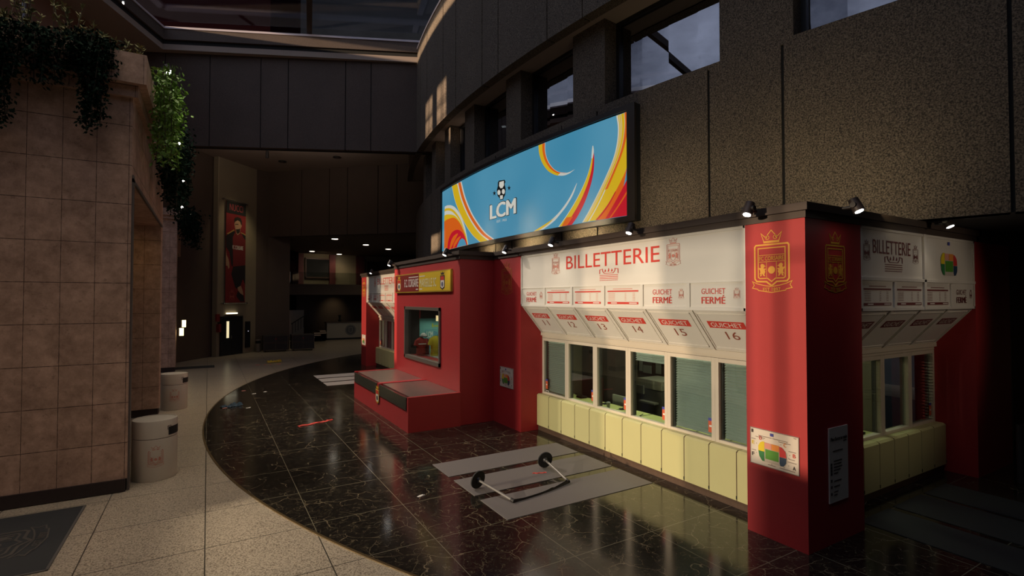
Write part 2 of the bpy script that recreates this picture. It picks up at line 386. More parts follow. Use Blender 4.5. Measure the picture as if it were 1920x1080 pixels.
# rooms behind the upper windows
mb = MB(); arc_slab(mb, -30, 20, R0-4.0, R0-4.2, 7.8, 10.2); struct(mb.build('wall_gallery_back', M_darkwall))
mb = MB(); arc_slab(mb, -30, 20, R0-.8, R0-4.2, 10.1, 10.3); struct(mb.build('ceiling_gallery', M_darkwall))
mb = MB(); arc_slab(mb, -30, 20, R0-.5, R0-4.2, 7.7, 7.85); struct(mb.build('floor_gallery', M_darkwall))
M_lampw = emis('lamp_lens_white', (1,.93,.82), 14)
for i, (a, lab) in enumerate(((-3.9,'middle upper window, largest lit dot'), (4.3,'far small upper window'), (7.5,'farthest upper window of the curved wall'))):
    mb = MB(); x,y,z = cw(a, R0-1.9, 10.0); mb.tube((x,y,z+.12),(x,y,z+.03),.12); o = mb.build('recessed_ceiling_lamp', M_black)
    mb = MB(); mb.tube((x,y,z+.03),(x,y,z),.09); mb.build('lamp_lens', M_lampw, o)
    tag(o, 'small round ceiling spotlight behind the glass of the ' + lab, 'ceiling lamp')

# ------------------------------------------------------------------ far fascia band, ceilings, skylight
ba, bb = Vector((8.76,22.5)), Vector((-1.1,27.1)); bd = (bb-ba).normalized()
def bpt(s): q = ba+bd*s; return (q.x,q.y)
nrm = Vector((bd.y,-bd.x)); nrm = -nrm if nrm.y < 0 else nrm     # away from camera
def band_prism(mb, s0, s1, n0, n1, z0, z1):
    P = [ba+bd*s0+nrm*n0, ba+bd*s1+nrm*n0, ba+bd*s1+nrm*n1, ba+bd*s0+nrm*n1]
    mb.prism([tuple(p) for p in P], z0, z1)
mb = MB(); BS = [-.6,2.04,2.95,5.55,7.3,9.0,11.05,13.2]
# seams measured along the band from the right hand corner
BS = [-.4, 2.6, 3.75, 6.3, 7.5, 9.7, 11.6, 13.4]
for a, b in zip(BS[:-1], BS[1:]): band_prism(mb, a+.02, b-.02, 0, .2, 10.05, 14.2)
struct(mb.build('wall_far_fascia', M_concd))
mb = MB(); band_prism(mb, -.4, 13.4, .03, .5, 10.06, 14.2); struct(mb.build('wall_far_fascia_backing', M_groove))
# ceiling ring strips (opening edge)
op = [Vector((9.2,22.15)), Vector((-1.84,27.1)), Vector((-10.5,9.2)), Vector((-10.5,-2)), Vector((14,-2))]
mb = MB()
mb.prism([tuple(op[0]), tuple(op[1]), (-3.3,28.4), (9.6,22.8)], 14.2, 14.45)
mb.prism([tuple(op[1]), tuple(op[2]), (-12.2,9.2), (-3.3,28.4)], 14.2, 14.45)
mb.prism([(-10.5,9.2),(-10.5,-6),(-14,-6),(-14,9.2)], 14.2, 14.45)
mb.prism([(-10.5,-2),(14,-2),(14,-6),(-10.5,-6)], 14.2, 14.45)
struct(mb.build('ceiling', M_soffit))
# ring beam: dark slot, aggregate face, pale strip
def ringseg(mb, p, q, i0, i1, z0, z1):
    d = (q-p).normalized(); n = Vector((-d.y,d.x))
    cen = Vector((3,12)); n = n if (cen-p).dot(n) < 0 else -n    # outward
    mb.prism([tuple(p+n*i0), tuple(q+n*i0), tuple(q+n*i1), tuple(p+n*i1)], z0, z1)
E1 = [(op[0]+Vector((.3,-.14)), op[1]), (op[1], op[2]), (op[2], op[3]), (op[3], op[4])]
mb = MB()
for p, q in E1: ringseg(mb, p, q, .0, .12, 14.45, 14.65)
struct(mb.build('trim_2', M_groove))
mb = MB()
for p, q in E1: ringseg(mb, p, q, -.10, .3, 14.62, 15.08)
struct(mb.build('trim_3', M_concd))
mb = MB()
for p, q in E1: ringseg(mb, p, q, -.14, .2, 15.08, 15.17)
struct(mb.build('trim_4', mat('pale_metal_strip', (.50,.44,.46), .4)))
mb = MB(); arc_slab(mb, -30, 13, R0+.54, R0+.3, 14.75, 14.84); struct(mb.build('trim_5', MATS['pale_metal_strip']))
# skylight glass and bars
mb = MB(); mb.prism([(10.5,-3),(9.6,22),(-2,27.5),(-11,9.3),(-11,-3)][::-1], 15.6, 15.63)
sk = struct(mb.build('window_skylight', M_skyglass))
mb = MB()
def bar(p, q, w=.22, z0=15.25, z1=15.6):
    p = Vector(p); q = Vector(q); d = (q-p).normalized(); n = Vector((-d.y,d.x))*w/2
    mb.prism([tuple(p-n),tuple(q-n),tuple(q+n),tuple(p+n)], z0, z1)
bar((3.9,24.9),(1.2,8)); bar((1.2,8),(0.5,-2.5))
bar((-8,14),(10,14)); bar((-10.6,6),(10,6))
mb.build('glazing_bar', M_concd, sk)
# upper left storey wall with tall bluish windows, off-frame ones cut for sun patches
wa, wb = Vector((-3.3,28.0)), Vector((-12.0,7.6)); wd = (wb-wa).normalized(); wn = Vector((-wd.y, wd.x)); wn = wn if wn.x < 0 else -wn
def ulw(mb, s0, s1, z0, z1, n0=0, n1=.3):
    mb.prism([tuple(wa+wd*s0+wn*n0), tuple(wa+wd*s1+wn*n0), tuple(wa+wd*s1+wn*n1), tuple(wa+wd*s0+wn*n1)], z0, z1)
mb = MB()
ulw(mb, -.3, 5.15, 7.2, 14.3); ulw(mb, 5.5, 6.4, 7.2, 14.3); ulw(mb, 7.75, 8.3, 7.2, 14.3); ulw(mb, 9.65, 10.2, 7.2, 14.3); ulw(mb, 12, 22.2, 7.2, 14.3)
ulw(mb, 5.15, 12, 7.2, 9.0)
struct(mb.build('wall_upper_left', mat('russet_wall', (.22,.12,.08), .8, var=.1)))
M_pane = glass_mat('pale_blue_pane', (.96,.96,.98), -.01)
for i, (s0, s1) in enumerate(((5.15,5.5),(6.4,7.75),(8.3,9.65),(10.2,12))):
    mb = MB(); ulw(mb, s0, s1, 9.0, 14.2, .16, .18); w = struct(mb.build('window_%d' % (20+i), M_pane))
    mb = MB(); ulw(mb, s0, s0+.06, 9, 14.2, .12, .22); ulw(mb, s1-.06, s1, 9, 14.2, .12, .22)
    if s1-s0 > 1:
        for z in (10.6,11.9,13.1): ulw(mb, s0, s1, z, z+.07, .12, .22)
        ulw(mb, (s0+s1)/2-.03, (s0+s1)/2+.03, 9, 14.2, .12, .22)
    mb.build('window_frame', mat('window_grey_metal', (.2,.2,.24), .4), w)
# dark tower outside, seen through the skylight
tw = thing('apartment_tower', (-6,46,0), 'dark reddish tower standing outside above the skylight glass', 'building')
mb = MB(); mb.prism([(-12,44),(3.5,38.5),(6.5,46),(-9,52)], 0, 36); mb.build('facade', mat('tower_red', (.008,.0025,.003), .95, spec=0), tw)
mb = MB(); mb.prism([(-12.3,43.7),(3.7,38.0),(6.9,46.2),(-9,52.4)], 36, 36.8); mb.build('roof', M_blackm, tw)

# ------------------------------------------------------------------ stone building at the left
mb = MB()
SB = MB()
SB.box(-4.4,10.7,.2,-1.13,11.1,6.6)            # front
SB.box(-2.3,11.1,5.18,-1.13,17.05,6.6)        # lintel over the portal
SB.box(-2.6,17.05,.2,-1.13,17.6,6.6)          # second pier
struct(SB.build('wall_stone', M_stone))
mb = MB(); mb.prism([(-4.4,10.62),(-1.05,10.62),(-1.05,17.75),(-2.4,17.75),(-2.4,11.2),(-4.4,11.2)], 6.6, 6.8)
mb.prism([(-4.4,10.5),(-.93,10.5),(-.93,17.9),(-2.4,17.9),(-2.4,11.5),(-4.4,11.5)], 6.8, 7.3)
struct(mb.build('trim_stone_cornice', M_stone))
mb = MB(); mb.box(-4.4,10.66,0,-1.15,11.05,.2); mb.box(-2.5,17.08,0,-1.15,17.57,.2)
struct(mb.build('baseboard_stone', mat('fluted_black_plinth', (.022,.012,.012), .6, var=.4, vscale=25)))
mb = MB(); mb.box(-1.14,10.72,0,-1.105,10.86,5.3); mb.box(-1.14,10.72,5.18,-1.105,17.2,5.24)
struct(mb.build('trim_portal', mat('grey_metal_trim', (.10,.085,.08), .5)))
mb = MB()
mb.box(-3.2,26.9,.2,-1.2,27.45,6.7); mb.box(-3.3,26.8,6.7,-1.1,27.55,6.85); mb.box(-3.35,26.7,6.85,-1.0,27.65,7.15)
mb.box(-2.2,27.45,5.3,-1.2,30.6,6.7)
struct(mb.build('wall_stone_far_pier', M_stone))
mb = MB(); mb.box(-3.1,26.93,0,-1.22,27.4,.2); struct(mb.build('baseboard_far_pier', MATS['fluted_black_plinth']))
# shop interior behind the portals (dark)
mb = MB(); mb.box(-4.4,11.1,0,-4.2,17.9,6.6); mb.box(-6.2,27.0,0,-3.2,27.2,6.6)
struct(mb.build('wall_shop_back', M_darkwall))
mb = MB(); mb.box(-4.4,11.1,6.6,-2.3,17.9,6.8); struct(mb.build('ceiling_shop', M_darkwall))

# ------------------------------------------------------------------ back of the hall
mb = MB(); mb.wall((-3.4,27.9),(-1.2,30.9),0,11.3); mb.wall((-1.2,30.9),(.42,33.25),0,11.3)
struct(mb.build('wall_back_left', M_darkwall))
mb = MB(); mb.wall((.42,32.62),(2.5,34.8),0,11.3); mb.wall((.42,33.3),(.42,32.62),0,11.3,.05)
struct(mb.build('wall_banner', M_creamwall))
mb = MB(); mb.prism([(2.5,34.8),(3.2,35.1),(4.45,35.1),(4.45,47),(2.5,47)], 0, 11.3)
struct(mb.build('wall_back_pier', M_darkwall))
mb = MB(); fa, fb = Vector((3.2,35.1)), Vector((12.6,26.3)); fd = (fb-fa).normalized(); L_ = (fb-fa).length
for s0, s1 in ((0,2.3),(2.3,4.2),(4.2,5.4),(5.4,7.4),(7.4,8.6),(8.6,L_)):
    p = fa+fd*(s0+.02); q = fa+fd*(s1-.02); mb.wall(tuple(p), tuple(q), 7.05, 11.3, .3)
struct(mb.build('wall_back_fascia', M_darkwall))
mb = MB(); mb.prism([tuple(bb+nrm*.45-bd*-2.2),tuple(ba+nrm*.45),(13.5,24.0),(13.5,27),(3.2,36.5),(-4,36.5)], 11.1, 11.3); struct(mb.build('ceiling_lobby', M_soffit))
mb = MB(); mb.prism([(3.0,35.4),(12.6,26.6),(18,27),(18,48),(3,48)], 7.05, 7.2); struct(mb.build('ceiling_hall', M_darkwall))
# small recessed lamps of lobby and hall
k = 0
for (x,y) in ((1.27,29.7),(3.5,28.6),(5.97,27.6),(8.3,26.9),(6.1,29.4),(3.6,31.9)):
    mb = MB(); mb.tube((x,y,11.12),(x,y,11.06),.22,n=16); o = mb.build('recessed_ceiling_lamp', M_black)
    mb = MB(); mb.tube((x,y,11.065),(x,y,11.05),.12,n=12); mb.build('lamp_reflector', mat('unlit_reflector', (.05,.045,.04), .3), o)
    tag(o, 'unlit round downlight in the pale ceiling beneath the far fascia', 'ceiling lamp', 'unlit downlights in the lobby ceiling')
M_lamph = emis('hall_lamp_lens', (1,.88,.7), 6)
for (x,y,lab) in ((6.97,34.01,'nearest and leftmost above the tall poster wall'),(9.64,36.63,'above the reception desk, right of the first'),(7.21,43.86,'far back at the left'),(9.69,45.5,'faintest, far back in the middle'),(11.97,38.94,'rightmost, close to the curved wall')):
    mb = MB(); mb.tube((x,y,7.08),(x,y,7.03),.26,n=16); o = mb.build('recessed_ceiling_lamp', M_black)
    mb = MB(); mb.tube((x,y,7.035),(x,y,7.02),.2,n=16); mb.build('lamp_lens', M_lamph, o)
    tag(o, 'lit round downlight in the dark hall ceiling, ' + lab, 'ceiling lamp')
# hanging sensor under the lobby ceiling
mb = MB(); mb.tube((2.6,29.6,11.1),(2.6,29.6,10.95),.03); mb.tube((2.6,29.6,10.95),(2.6,29.6,10.6),.08); tag(mb.build('ceiling_camera', M_black), 'small dark camera hanging from the lobby ceiling', 'camera')
# mezzanine and the hall behind
mb = MB(); mb.box(4.45,41,3.5,18,46.5,4.3); struct(mb.build('floor_mezzanine', M_darkwall))
mb = MB(); mb.box(4.45,46.3,4.3,18,46.6,7.1); struct(mb.build('wall_mezzanine', M_creamwall))
mb = MB(); mb.box(4.45,45.5,0,18,45.8,3.5); mb.box(17.8,27,0,18,46,7.1); struct(mb.build('wall_hall_back', M_darkwall))
mb = MB(); mb.box(4.5,41.02,4.3,17.7,41.06,5.2); o = tag(mb.build('glass_balustrade', M_glass), 'glass balustrade along the mezzanine edge above the reception desk', 'railing')
for i,(x0,x1,lab) in enumerate(((6.3,6.9,'left'),(9.0,9.5,'middle'),(11.3,12.0,'right'))):
    mb = MB(); mb.box(x0,46.0,4.3,x1,46.3,7.0); tag(mb.build('poster_column', mat('dark_red_poster', (.11,.02,.02), .6)), 'dark red poster column on the mezzanine wall, '+lab+'most of three', 'column')
for i,(x0,x1,lab) in enumerate(((7.1,9.0,'left'),(12.2,14,'right'))):
    t = thing('display_niche', ((x0+x1)/2,46.2,4.9), 'dark framed display niche high on the mezzanine wall, the '+lab+' one', 'display case')
    mb = MB(); mb.box(x0,46.1,5.0,x1,46.28,6.6); mb.build('niche_back', M_blackm, t)
    mb = MB(); mb.box(x0-.05,46.05,6.55,x1+.05,46.25,6.68); mb.box(x0-.05,46.05,4.95,x1+.05,46.25,5.05); mb.box(x0-.05,46.05,4.95,x0+.03,46.25,6.6); mb.box(x1-.03,46.05,4.95,x1+.05,46.25,6.6)
    mb.build('niche_frame', mat('brown_frame', (.10,.05,.03), .5), t)
t = thing('reception_desk', (9.6,41.8,0), 'long cream reception desk with a dark round emblem', 'desk')
mb = MB(); mb.box(7.95,41.5,.12,13,42.3,1.3); mb.build('front_panel', mat('desk_cream', (.30,.26,.19), .5), t)
mb = MB(); mb.box(7.9,41.45,1.3,13.05,42.35,1.38); mb.build('counter_top', M_darkwall, t)
mb = MB(); mb.box(8.0,41.58,0,12.95,42.2,.12); mb.build('plinth', M_blackm, t)
fr = Fr((9.75,41.5,.72),(1,0,0),(0,0,1))
Art().disc(0,0,.42,28).build('emblem', mat('emblem_grey', (.07,.07,.065), .5), t, fr, off=.01)
a = Art(); a.stroke([(.37*math.cos(i*PI/14), .37*math.sin(i*PI/14)) for i in range(28)], .03, True)
a.stroke([(-.13,.2),(.13,.2),(.13,-.12),(0,-.22),(-.13,-.12)], .03, True); a.build('emblem_ring', mat('emblem_pale', (.22,.2,.16), .5), t, fr, off=.014)
mb = MB(); mb.tube((9.0,41.9,1.38),(9.0,41.9,1.55),.1,.14); mb.tube((9,41.9,1.55),(9,41.9,1.9),.05,.12); tag(mb.build('desk_vase', M_blackm), 'small dark vase standing on the reception desk', 'vase')
# stair
t = thing('staircase', (6.5,41,0), 'short flight of pale steps left of the reception desk', 'stairs')
for i in range(5):
    mb = MB(); mb.box(5.6+.42*i,40.6,.0+.02,7.7,42.0+.1*i,.17+.15*i); mb.build('step_body', M_darkwall, t)
    mb = MB(); mb.box(5.6+.42*i,40.55,.12+.15*i,6.5+.42*i if i < 4 else 7.7,40.72,.19+.15*i); mb.build('step_edge', mat('pale_step', (.55,.42,.28), .5), t)
mb = MB(); mb.box(5.35,43.0,0,6.5,43.2,2.3); tag(mb.build('partition_panel', mat('pale_partition', (.26,.23,.2), .6)), 'pale grey partition panel behind the stairs', 'panel')
mb = MB()
for i in range(6): mb.tube((5.6+.2*i,42.4,.5+.12*i),(5.6+.2*i,42.4,1.3+.14*i),.02)
mb.tube((5.5,42.4,1.25),(6.8,42.4,2.1),.04); tag(mb.build('stair_railing', M_black), 'black railing rising in front of the pale partition', 'railing')
w = MB().box(5.02,42.9,.55,5.34,42.95,2.3).build('window_30', emis('sunset_glow_pane', (.95,.45,.2), .32)); struct(w)  # orange emission stands in for sunset light on the pane
MB().box(5.0,42.86,1.6,5.36,42.97,1.66).build('window_frame', M_blackm, w)

# ------------------------------------------------------------------ banner wall furniture
na = Vector((.42,32.62)); nb = Vector((2.5,34.8)); nd = (nb-na).normalized()
nfr = Fr((na.x,na.y,0),(nd.x,nd.y,0),(0,0,1))
def nbox(mb, u0,v0,u1,v1,c0,c1):
    P = [nfr.p(u,v,c) for c in (c0,c1) for u,v in ((u0,v0),(u1,v0),(u1,v1),(u0,v1))]
    mb.add(P, [(3,2,1,0),(4,5,6,7),(0,1,5,4),(1,2,6,5),(2,3,7,6),(3,0,4,7)])
t = thing('player_banner', nfr.p(1.15,2.95,.12), 'tall dark red banner of a running footballer hanging above the door', 'banner')
mb = MB(); nbox(mb, .48,2.98,1.98,8.75,.10,.12); mb.build('fabric', mat('banner_red', (.20,.012,.014), .7, var=.35, vscale=.8), t)
mb = MB(); nbox(mb, .48,8.05,1.98,8.75,.12,.125); mb.build('header', M_blackm, t)
text('NUCCI', mat('banner_title', (.35,.05,.06), .6), t, nfr, .72,8.22,1.74,8.60, off=.128)
bf = Fr(nfr.p(.48,2.98,.12), nfr.u, nfr.v)
skin = mat('print_skin', (.42,.24,.14), .7); hairm = mat('print_hair', (.02,.014,.01), .7); jer = mat('print_jersey_red', (.17,.014,.016), .7); jb = mat('print_jersey_black', (.015,.01,.012), .7)
# printed footballer: coordinates in crop pixels mapped to the cloth
def BP(pts): return [((x-98)/187*1.5, (1018-y)/(1018-95)*5.77) for x, y in pts]
figs = [('printed_jersey', jer, [(105,400),(150,372),(180,352),(210,372),(238,360),(272,380),(284,400),(284,668),(262,675),(165,690),(150,672),(128,600),(110,520)], .003),
 ('printed_shoulders', jb, [(98,420),(112,392),(168,358),(182,372),(160,420),(165,690),(150,680),(130,560),(100,520)], .0045),
 ('printed_shoulders', jb, [(240,364),(284,380),(284,430),(262,410)], .0045),
 ('printed_trim', mat('print_gold', (.42,.26,.07), .6), [(105,395),(170,348),(176,356),(112,404)], .006),
 ('printed_trim', MATS['print_gold'], [(236,362),(284,378),(284,388),(240,372)], .006),
 ('printed_shorts', jb, [(165,690),(262,672),(285,668),(285,850),(262,800),(240,860),(205,890),(190,880),(150,760)], .0045),
 ('printed_leg', skin, [(210,880),(242,862),(262,910),(268,950),(240,935),(215,905)], .006),
 ('printed_sock', jb, [(212,910),(240,938),(270,950),(280,1010),(240,1010),(200,960)], .0045),
 ('printed_arm', skin, [(98,540),(104,590),(120,620),(130,655),(132,700),(122,716),(116,690),(100,685),(98,650)], .006),
 ('printed_face', skin, [(176,268),(210,250),(238,262),(244,310),(232,330),(228,372),(206,396),(192,380),(186,350),(178,330),(174,300)], .0075),
 ('printed_hair', hairm, [(170,262),(176,240),(205,228),(234,234),(246,262),(246,296),(236,292),(228,268),(204,258),(180,276),(174,290)], .009),
 ('printed_beard', hairm, [(188,344),(210,340),(228,330),(226,366),(206,386),(194,372)], .009),
 ('printed_eyes', hairm, [(180,296),(212,290),(212,297),(181,303)], .010)]
for nm, m, pts, off in figs: Art().poly(BP(pts)).build(nm, m, t, bf, off=off, th=.001)
text('FC CORSAIRE', M_textwhite, t, bf, .48,3.05,1.30,3.28, True, off=.008)
crest(t, bf, .48, .12, .42, mat('banner_crest', (.45,.10,.07), .6), True, off=.004, words=False)
for v_ in (8.8,2.93): MB().tube(nfr.p(.30,v_,.12), nfr.p(2.15,v_,.12), .03).build('hanging_rod', mat('chrome', (.5,.48,.45), .25, metal=.9), t)
mb = MB()
for u,v in ((.3,8.8),(.3,2.93),(2.1,8.8),(2.1,2.93)): MB().tube(nfr.p(u,v,0), nfr.p(u,v,.16), .05).build('wall_bracket', mat('chrome', (.5,.48,.45), .25, metal=.9), t)
mb = MB()
d = thing('door_1', nfr.p(1.0,0,.05), 'black double door with one lit slim glass strip beneath the footballer banner', 'door'); d['kind'] = 'structure'
mb = MB(); nbox(mb, .28,0,1.82,2.12,.0,.06); mb.build('door_leaf', M_door, d)
mb = MB(); nbox(mb, .22,0,.30,2.2,0,.1); nbox(mb, 1.80,0,1.88,2.2,0,.1); nbox(mb, .22,2.12,1.88,2.2,0,.1); nbox(mb, 1.04,0,1.06,2.1,.06,.065); mb.build('door_frame', M_blackm, d)
mb = MB(); nbox(mb, .66,.98,.84,1.92,.06,.07); mb.build('door_window', emis('lit_door_strip', (1,.85,.5), .9), d)
mb = MB(); nbox(mb, .98,.9,1.01,1.1,.06,.12); mb.build('door_handle', MATS['chrome'], d)
t = thing('exit_lamp', nfr.p(1.1,2.25,.1), 'slim lit emergency lamp fixed above the black door', 'lamp')
mb = MB(); nbox(mb, .62,2.27,1.45,2.32,0,.14); mb.build('housing', M_creamwall, t)
mb = MB(); nbox(mb, .66,2.33,1.42,2.40,.02,.12); mb.build('light_tube', emis('exit_tube', (1,.9,.65), 2.5), t)
mb = MB(); nbox(mb, 2.15,.3,2.45,1.85,.0,.12); t = mb.build('information_totem', M_door); tag(t, 'narrow black panel with a small light right of the black door', 'panel')
mb = MB(); nbox(mb, 2.25,1.25,2.3,1.3,.12,.13); mb.build('indicator_lamp', emis('indicator', (.8,.8,.9), .6), t)
mb = MB(); c = nfr.p(2.9,0,.3); mb.lathe([(.15,0),(.16,.05),(.16,.45),(.15,.5)], c, 20); t = mb.build('lobby_ash_bin', mat('bin_grey', (.16,.13,.1), .4)); tag(t, 'small round bin standing in the corner beside the narrow black panel', 'bin')
mb = MB(); mb.lathe([(.13,.5),(.13,.66)], c, 20); mb.build('bin_opening', M_blackm, t); mb = MB(); mb.lathe([(.16,.66),(.15,.72)], c, 20); mb.build('bin_lid', MATS['bin_grey'], t)
mb = MB(); nbox(mb, -.12,1.95,.12,2.35,.02,.12); t = mb.build('fire_alarm_sign', mat('fire_red', (.20,.02,.02), .5)); tag(t, 'small dark red fire sign on the wall left of the black door', 'sign')
mb = MB(); nbox(mb, -.05,1.35,.13,1.8,.02,.2); t = mb.build('fire_extinguisher', MATS['fire_red'], bevel=.02); tag(t, 'red fire extinguisher hanging below the red fire sign', 'extinguisher')
mb = MB(); nbox(mb, .01,1.8,.07,1.9,.06,.14); mb.build('valve', M_blackm, t)
# flight cases
for i,(x,y,w,lab) in enumerate(((3.55,34.3,1.35,'left'),(5.1,34.3,1.3,'right'))):
    t = thing('flight_case', (x,y,0), 'stack of black flight cases in the lobby, the '+lab+' one', 'case', 'black flight cases in the lobby')
    mb = MB(); mb.box(x-w/2,y-.4,.1,x+w/2,y+.4,.52); mb.box(x-w/2,y-.4,.56,x+w/2,y+.4,.98); mb.build('case_body', mat('case_black', (.02,.017,.016), .6), t, bevel=.015)
    mb = MB()
    for z in (.1,.5,.56,.96): mb.box(x-w/2-.01,y-.41,z-.012,x+w/2+.01,y-.40,z+.02)
    for dx in (-w/2,w/2-.03,-.02): mb.box(x+dx,y-.412,.1,x+dx+.03,y-.402,.98)
    mb.build('metal_edging', mat('dull_metal', (.09,.08,.07), .4, metal=.5), t)
    for dx in (-w/2+.12,w/2-.12):
        for dy in (-.3,.3):
            mb = MB(); mb.tube((x+dx-.02,y+dy,.05),(x+dx+.02,y+dy,.05),.05); mb.build('caster', M_blackm, t)
    mb = MB(); mb.tube((x,y-.41,.77),(x,y-.42,.77),.05); mb.build('round_sticker', MATS['fire_red'], t)

# ------------------------------------------------------------------ the ticket office block
def struct_box(name, m, *b): 
    mb = MB()
    for q in b: mb.box(*q)
    return struct(mb.build(name, m))
struct_box('ceiling_ticket_office', M_fascia, (6.42,3.60,4.32,12,11.9,4.42),(6.46,3.64,4.23,12,11.9,4.34),(11.9,3.6,4.32,14,11.9,4.42),(11.9,3.64,4.23,14,11.9,4.34),
   (5.44,11.79,4.32,12,17.21,4.42),(5.48,11.83,4.21,12,17.17,4.34),(6.42,17.1,4.32,12,25.45,4.42),(6.46,17.1,4.23,12,25.4,4.34))
# red pillars and block walls, each its own thing
def pillar(x0,y0,x1,y1,label):
    t = thing('red_pillar', ((x0+x1)/2,(y0+y1)/2,0), label, 'pillar')
    MB().box(x0,y0,0,x1,y1,4.24).build('shaft', M_red, t)
    return t
FX = 6.48
p1 = pillar(FX,3.66,7.85,4.5,'large red corner pillar nearest the camera with gold crests on two faces')
f1 = Fr((FX,4.08,0),(0,-1,0),(0,0,1)); crest(p1, f1, -.03, 3.30, .56, M_gold)
f1s = Fr((7.18,3.66,0),(1,0,0),(0,0,1)); crest(p1, f1s, 0, 3.30, .54, mat('shaded_gold_paint', (.62,.30,.03), .5))  # crest gold darkened in its colour for the shaded face
p2 = pillar(FX,10.5,7.2,11.85,'red pillar with a gold crest and small stadium plan left of the ticket windows')
f2 = Fr((FX,11.17,0),(0,-1,0),(0,0,1)); crest(p2, f2, 0, 3.32, .56, mat('reddish_gold_paint', (.50,.13,.03), .5))  # redder, darker gold on this crest
p3 = pillar(FX,24.5,7.2,25.35,'farthest red pillar at the left end of the ticket office')
f3 = Fr((FX,24.93,0),(0,-1,0),(0,0,1)); crest(p3, f3, 0, 3.32, .56, M_gold)
p4 = pillar(FX,17.15,7.2,18.5,'red pillar hidden behind the display block, beside the far ticket windows')
p5 = pillar(11.85,3.66,13.55,4.6,'dark red pillar at the far right end of the shaded ticket counter')
# display block
wl = struct_box('wall_display_block', M_red, (5.5,11.85,0,6.0,13.15,4.24),(5.5,15.97,0,6.0,17.15,4.24),(5.5,13.15,0,6.0,15.97,1.4),(5.5,13.15,2.88,6.0,15.97,4.24),
   (6.0,11.85,0,8.6,12.0,4.24),(6.0,17.0,0,8.6,17.15,4.24))
struct_box('wall_display_niche', mat('niche_dark', (.03,.026,.022), .7), (6.0,15.97,1.2,7.3,16.05,3.0),(5.6,15.95,1.42,5.94,15.97,2.95),(6.0,13.07,1.2,7.3,13.15,3.0),(6.0,13.07,2.95,7.3,16.05,3.05),(7.3,13.07,1.2,7.4,16.05,3.0))
struct_box('trim_niche_floor', mat('niche_floor', (.4,.42,.4), .5), (5.95,13.1,1.3,7.35,16.0,1.42))
w = MB().box(5.56,13.17,1.42,5.57,15.95,2.86).build('window_40', M_glass); struct(w)
mb = MB(); mb.box(5.46,13.09,1.32,5.6,16.03,1.42); mb.box(5.46,13.09,2.86,5.6,16.03,2.95); mb.box(5.46,13.09,1.32,5.6,13.17,2.95); mb.box(5.46,15.95,1.32,5.6,16.03,2.95)
mb.build('window_frame', mat('bronze_frame', (.13,.11,.09), .4), w)
# poster in the display
t = thing('display_poster', (6.6,15.95,1.42), 'turquoise poster with white and blue lettering at the back of the display window', 'poster')
MB().box(5.95,15.93,1.42,7.28,15.96,2.55).build('poster_sheet', mat('turquoise', (.16,.42,.38), .6, var=.15, vscale=1), t)
fp = Fr((5.95,15.93,1.42),(1,0,0),(0,0,1))
text('LCM', M_textwhite, t, fp, .24,.50,.46,.70, True); text('FINAL', mat('print_blue', (.05,.16,.35), .5), t, fp, .49,.50,.80,.70, True)
Art().stroke([(.20,.46),(.84,.46),(.84,.75),(.20,.75)], .012, True).build('lettering_border', MATS['print_blue'], t, fp)
a = Art(); a.poly([(.42,.88),(.45,.82),(.49,.85),(.48,.95),(.44,.98)]); a.rect(.51,.85,.80,.90); a.build('printed_logo', mat('print_green_yellow', (.45,.5,.05), .5), t, fp)
# goods in the display window: two red jerseys, a dark figure, yellow jersey, basket
def jersey_on_bust(x, y, m, lab, w=.5, h=.62):
    t = thing('jersey_on_stand', (x,y,1.42), lab, 'jersey')
    mb = MB()
    secs = [(.0,.42*w,.09),(.1,.42*w,.10),(h*.45,.40*w,.11),(h*.72,.47*w,.12),(h*.86,.5*w,.10),(h*.95,.3*w,.07),(h,.14*w,.05)]
    n = 20; vs = []
    for z, a, b in secs: vs += [(x+a*math.cos(2*PI*i/n), y+b*math.sin(2*PI*i/n), 1.42+z) for i in range(n)]
    fs = [(k*n+i,k*n+(i+1)%n,(k+1)*n+(i+1)%n,(k+1)*n+i) for k in range(len(secs)-1) for i in range(n)]+[tuple(range(n))[::-1],tuple(range((len(secs)-1)*n,len(secs)*n))]
    mb.add(vs, fs); mb.build('torso', m, t, smooth=True)
    for s in (-1,1): MB().tube((x+s*w*.38,y,1.42+h*.84),(x+s*w*.50,y-.02,1.42+h*.55),.06,.07).build('sleeve', m, t, smooth=True)
    return t
MR = mat('jersey_red', (.42,.04,.03), .8); MY = mat('jersey_yellow', (.75,.56,.03), .8)
t = jersey_on_bust(5.82,15.45,MR,'red football jersey on a stand at the left of the display window',.36,.55)
Art().rect(-.13,.34,.13,.37).build('stripe', M_textwhite, t, Fr((5.82,15.33,1.42),(1,0,0),(0,0,1)))
t = jersey_on_bust(6.06,15.62,mat('jersey_dark_red', (.16,.018,.018), .8),'dark red jersey on a stand between the red and yellow ones',.24,.50)
t = jersey_on_bust(6.14,15.0,MY,'bright yellow football jersey on a stand in the display window',.42,.62)
a = Art()
for i in range(7): a.poly([(.0,.05+.07*i),(.12,.02+.07*i),(.14-.01*i,.08+.06*i),(.04,.1+.06*i)])
a.build('printed_pattern', mat('print_brown', (.12,.08,.02), .7), t, Fr((6.14,14.87,1.42),(1,0,0),(0,0,1)))
t = thing('round_cap', (5.9,15.45,1.98), 'white and black round cap resting above the red jersey', 'cap')
mb = MB(); mb.lathe([(.09,0),(.10,.03),(.09,.08),(.05,.12),(.01,.13)], (5.9,15.45,1.985), 20); mb.build('crown', M_textwhite, t, smooth=True)
mb = MB(); mb.lathe([(.12,0),(.13,.01),(.12,.025)], (5.9,15.45,1.98), 20); mb.build('brim', M_blackm, t)
t = thing('wire_basket', (6.28,14.6,1.42), 'small dark wire basket on the right of the display window floor', 'basket')
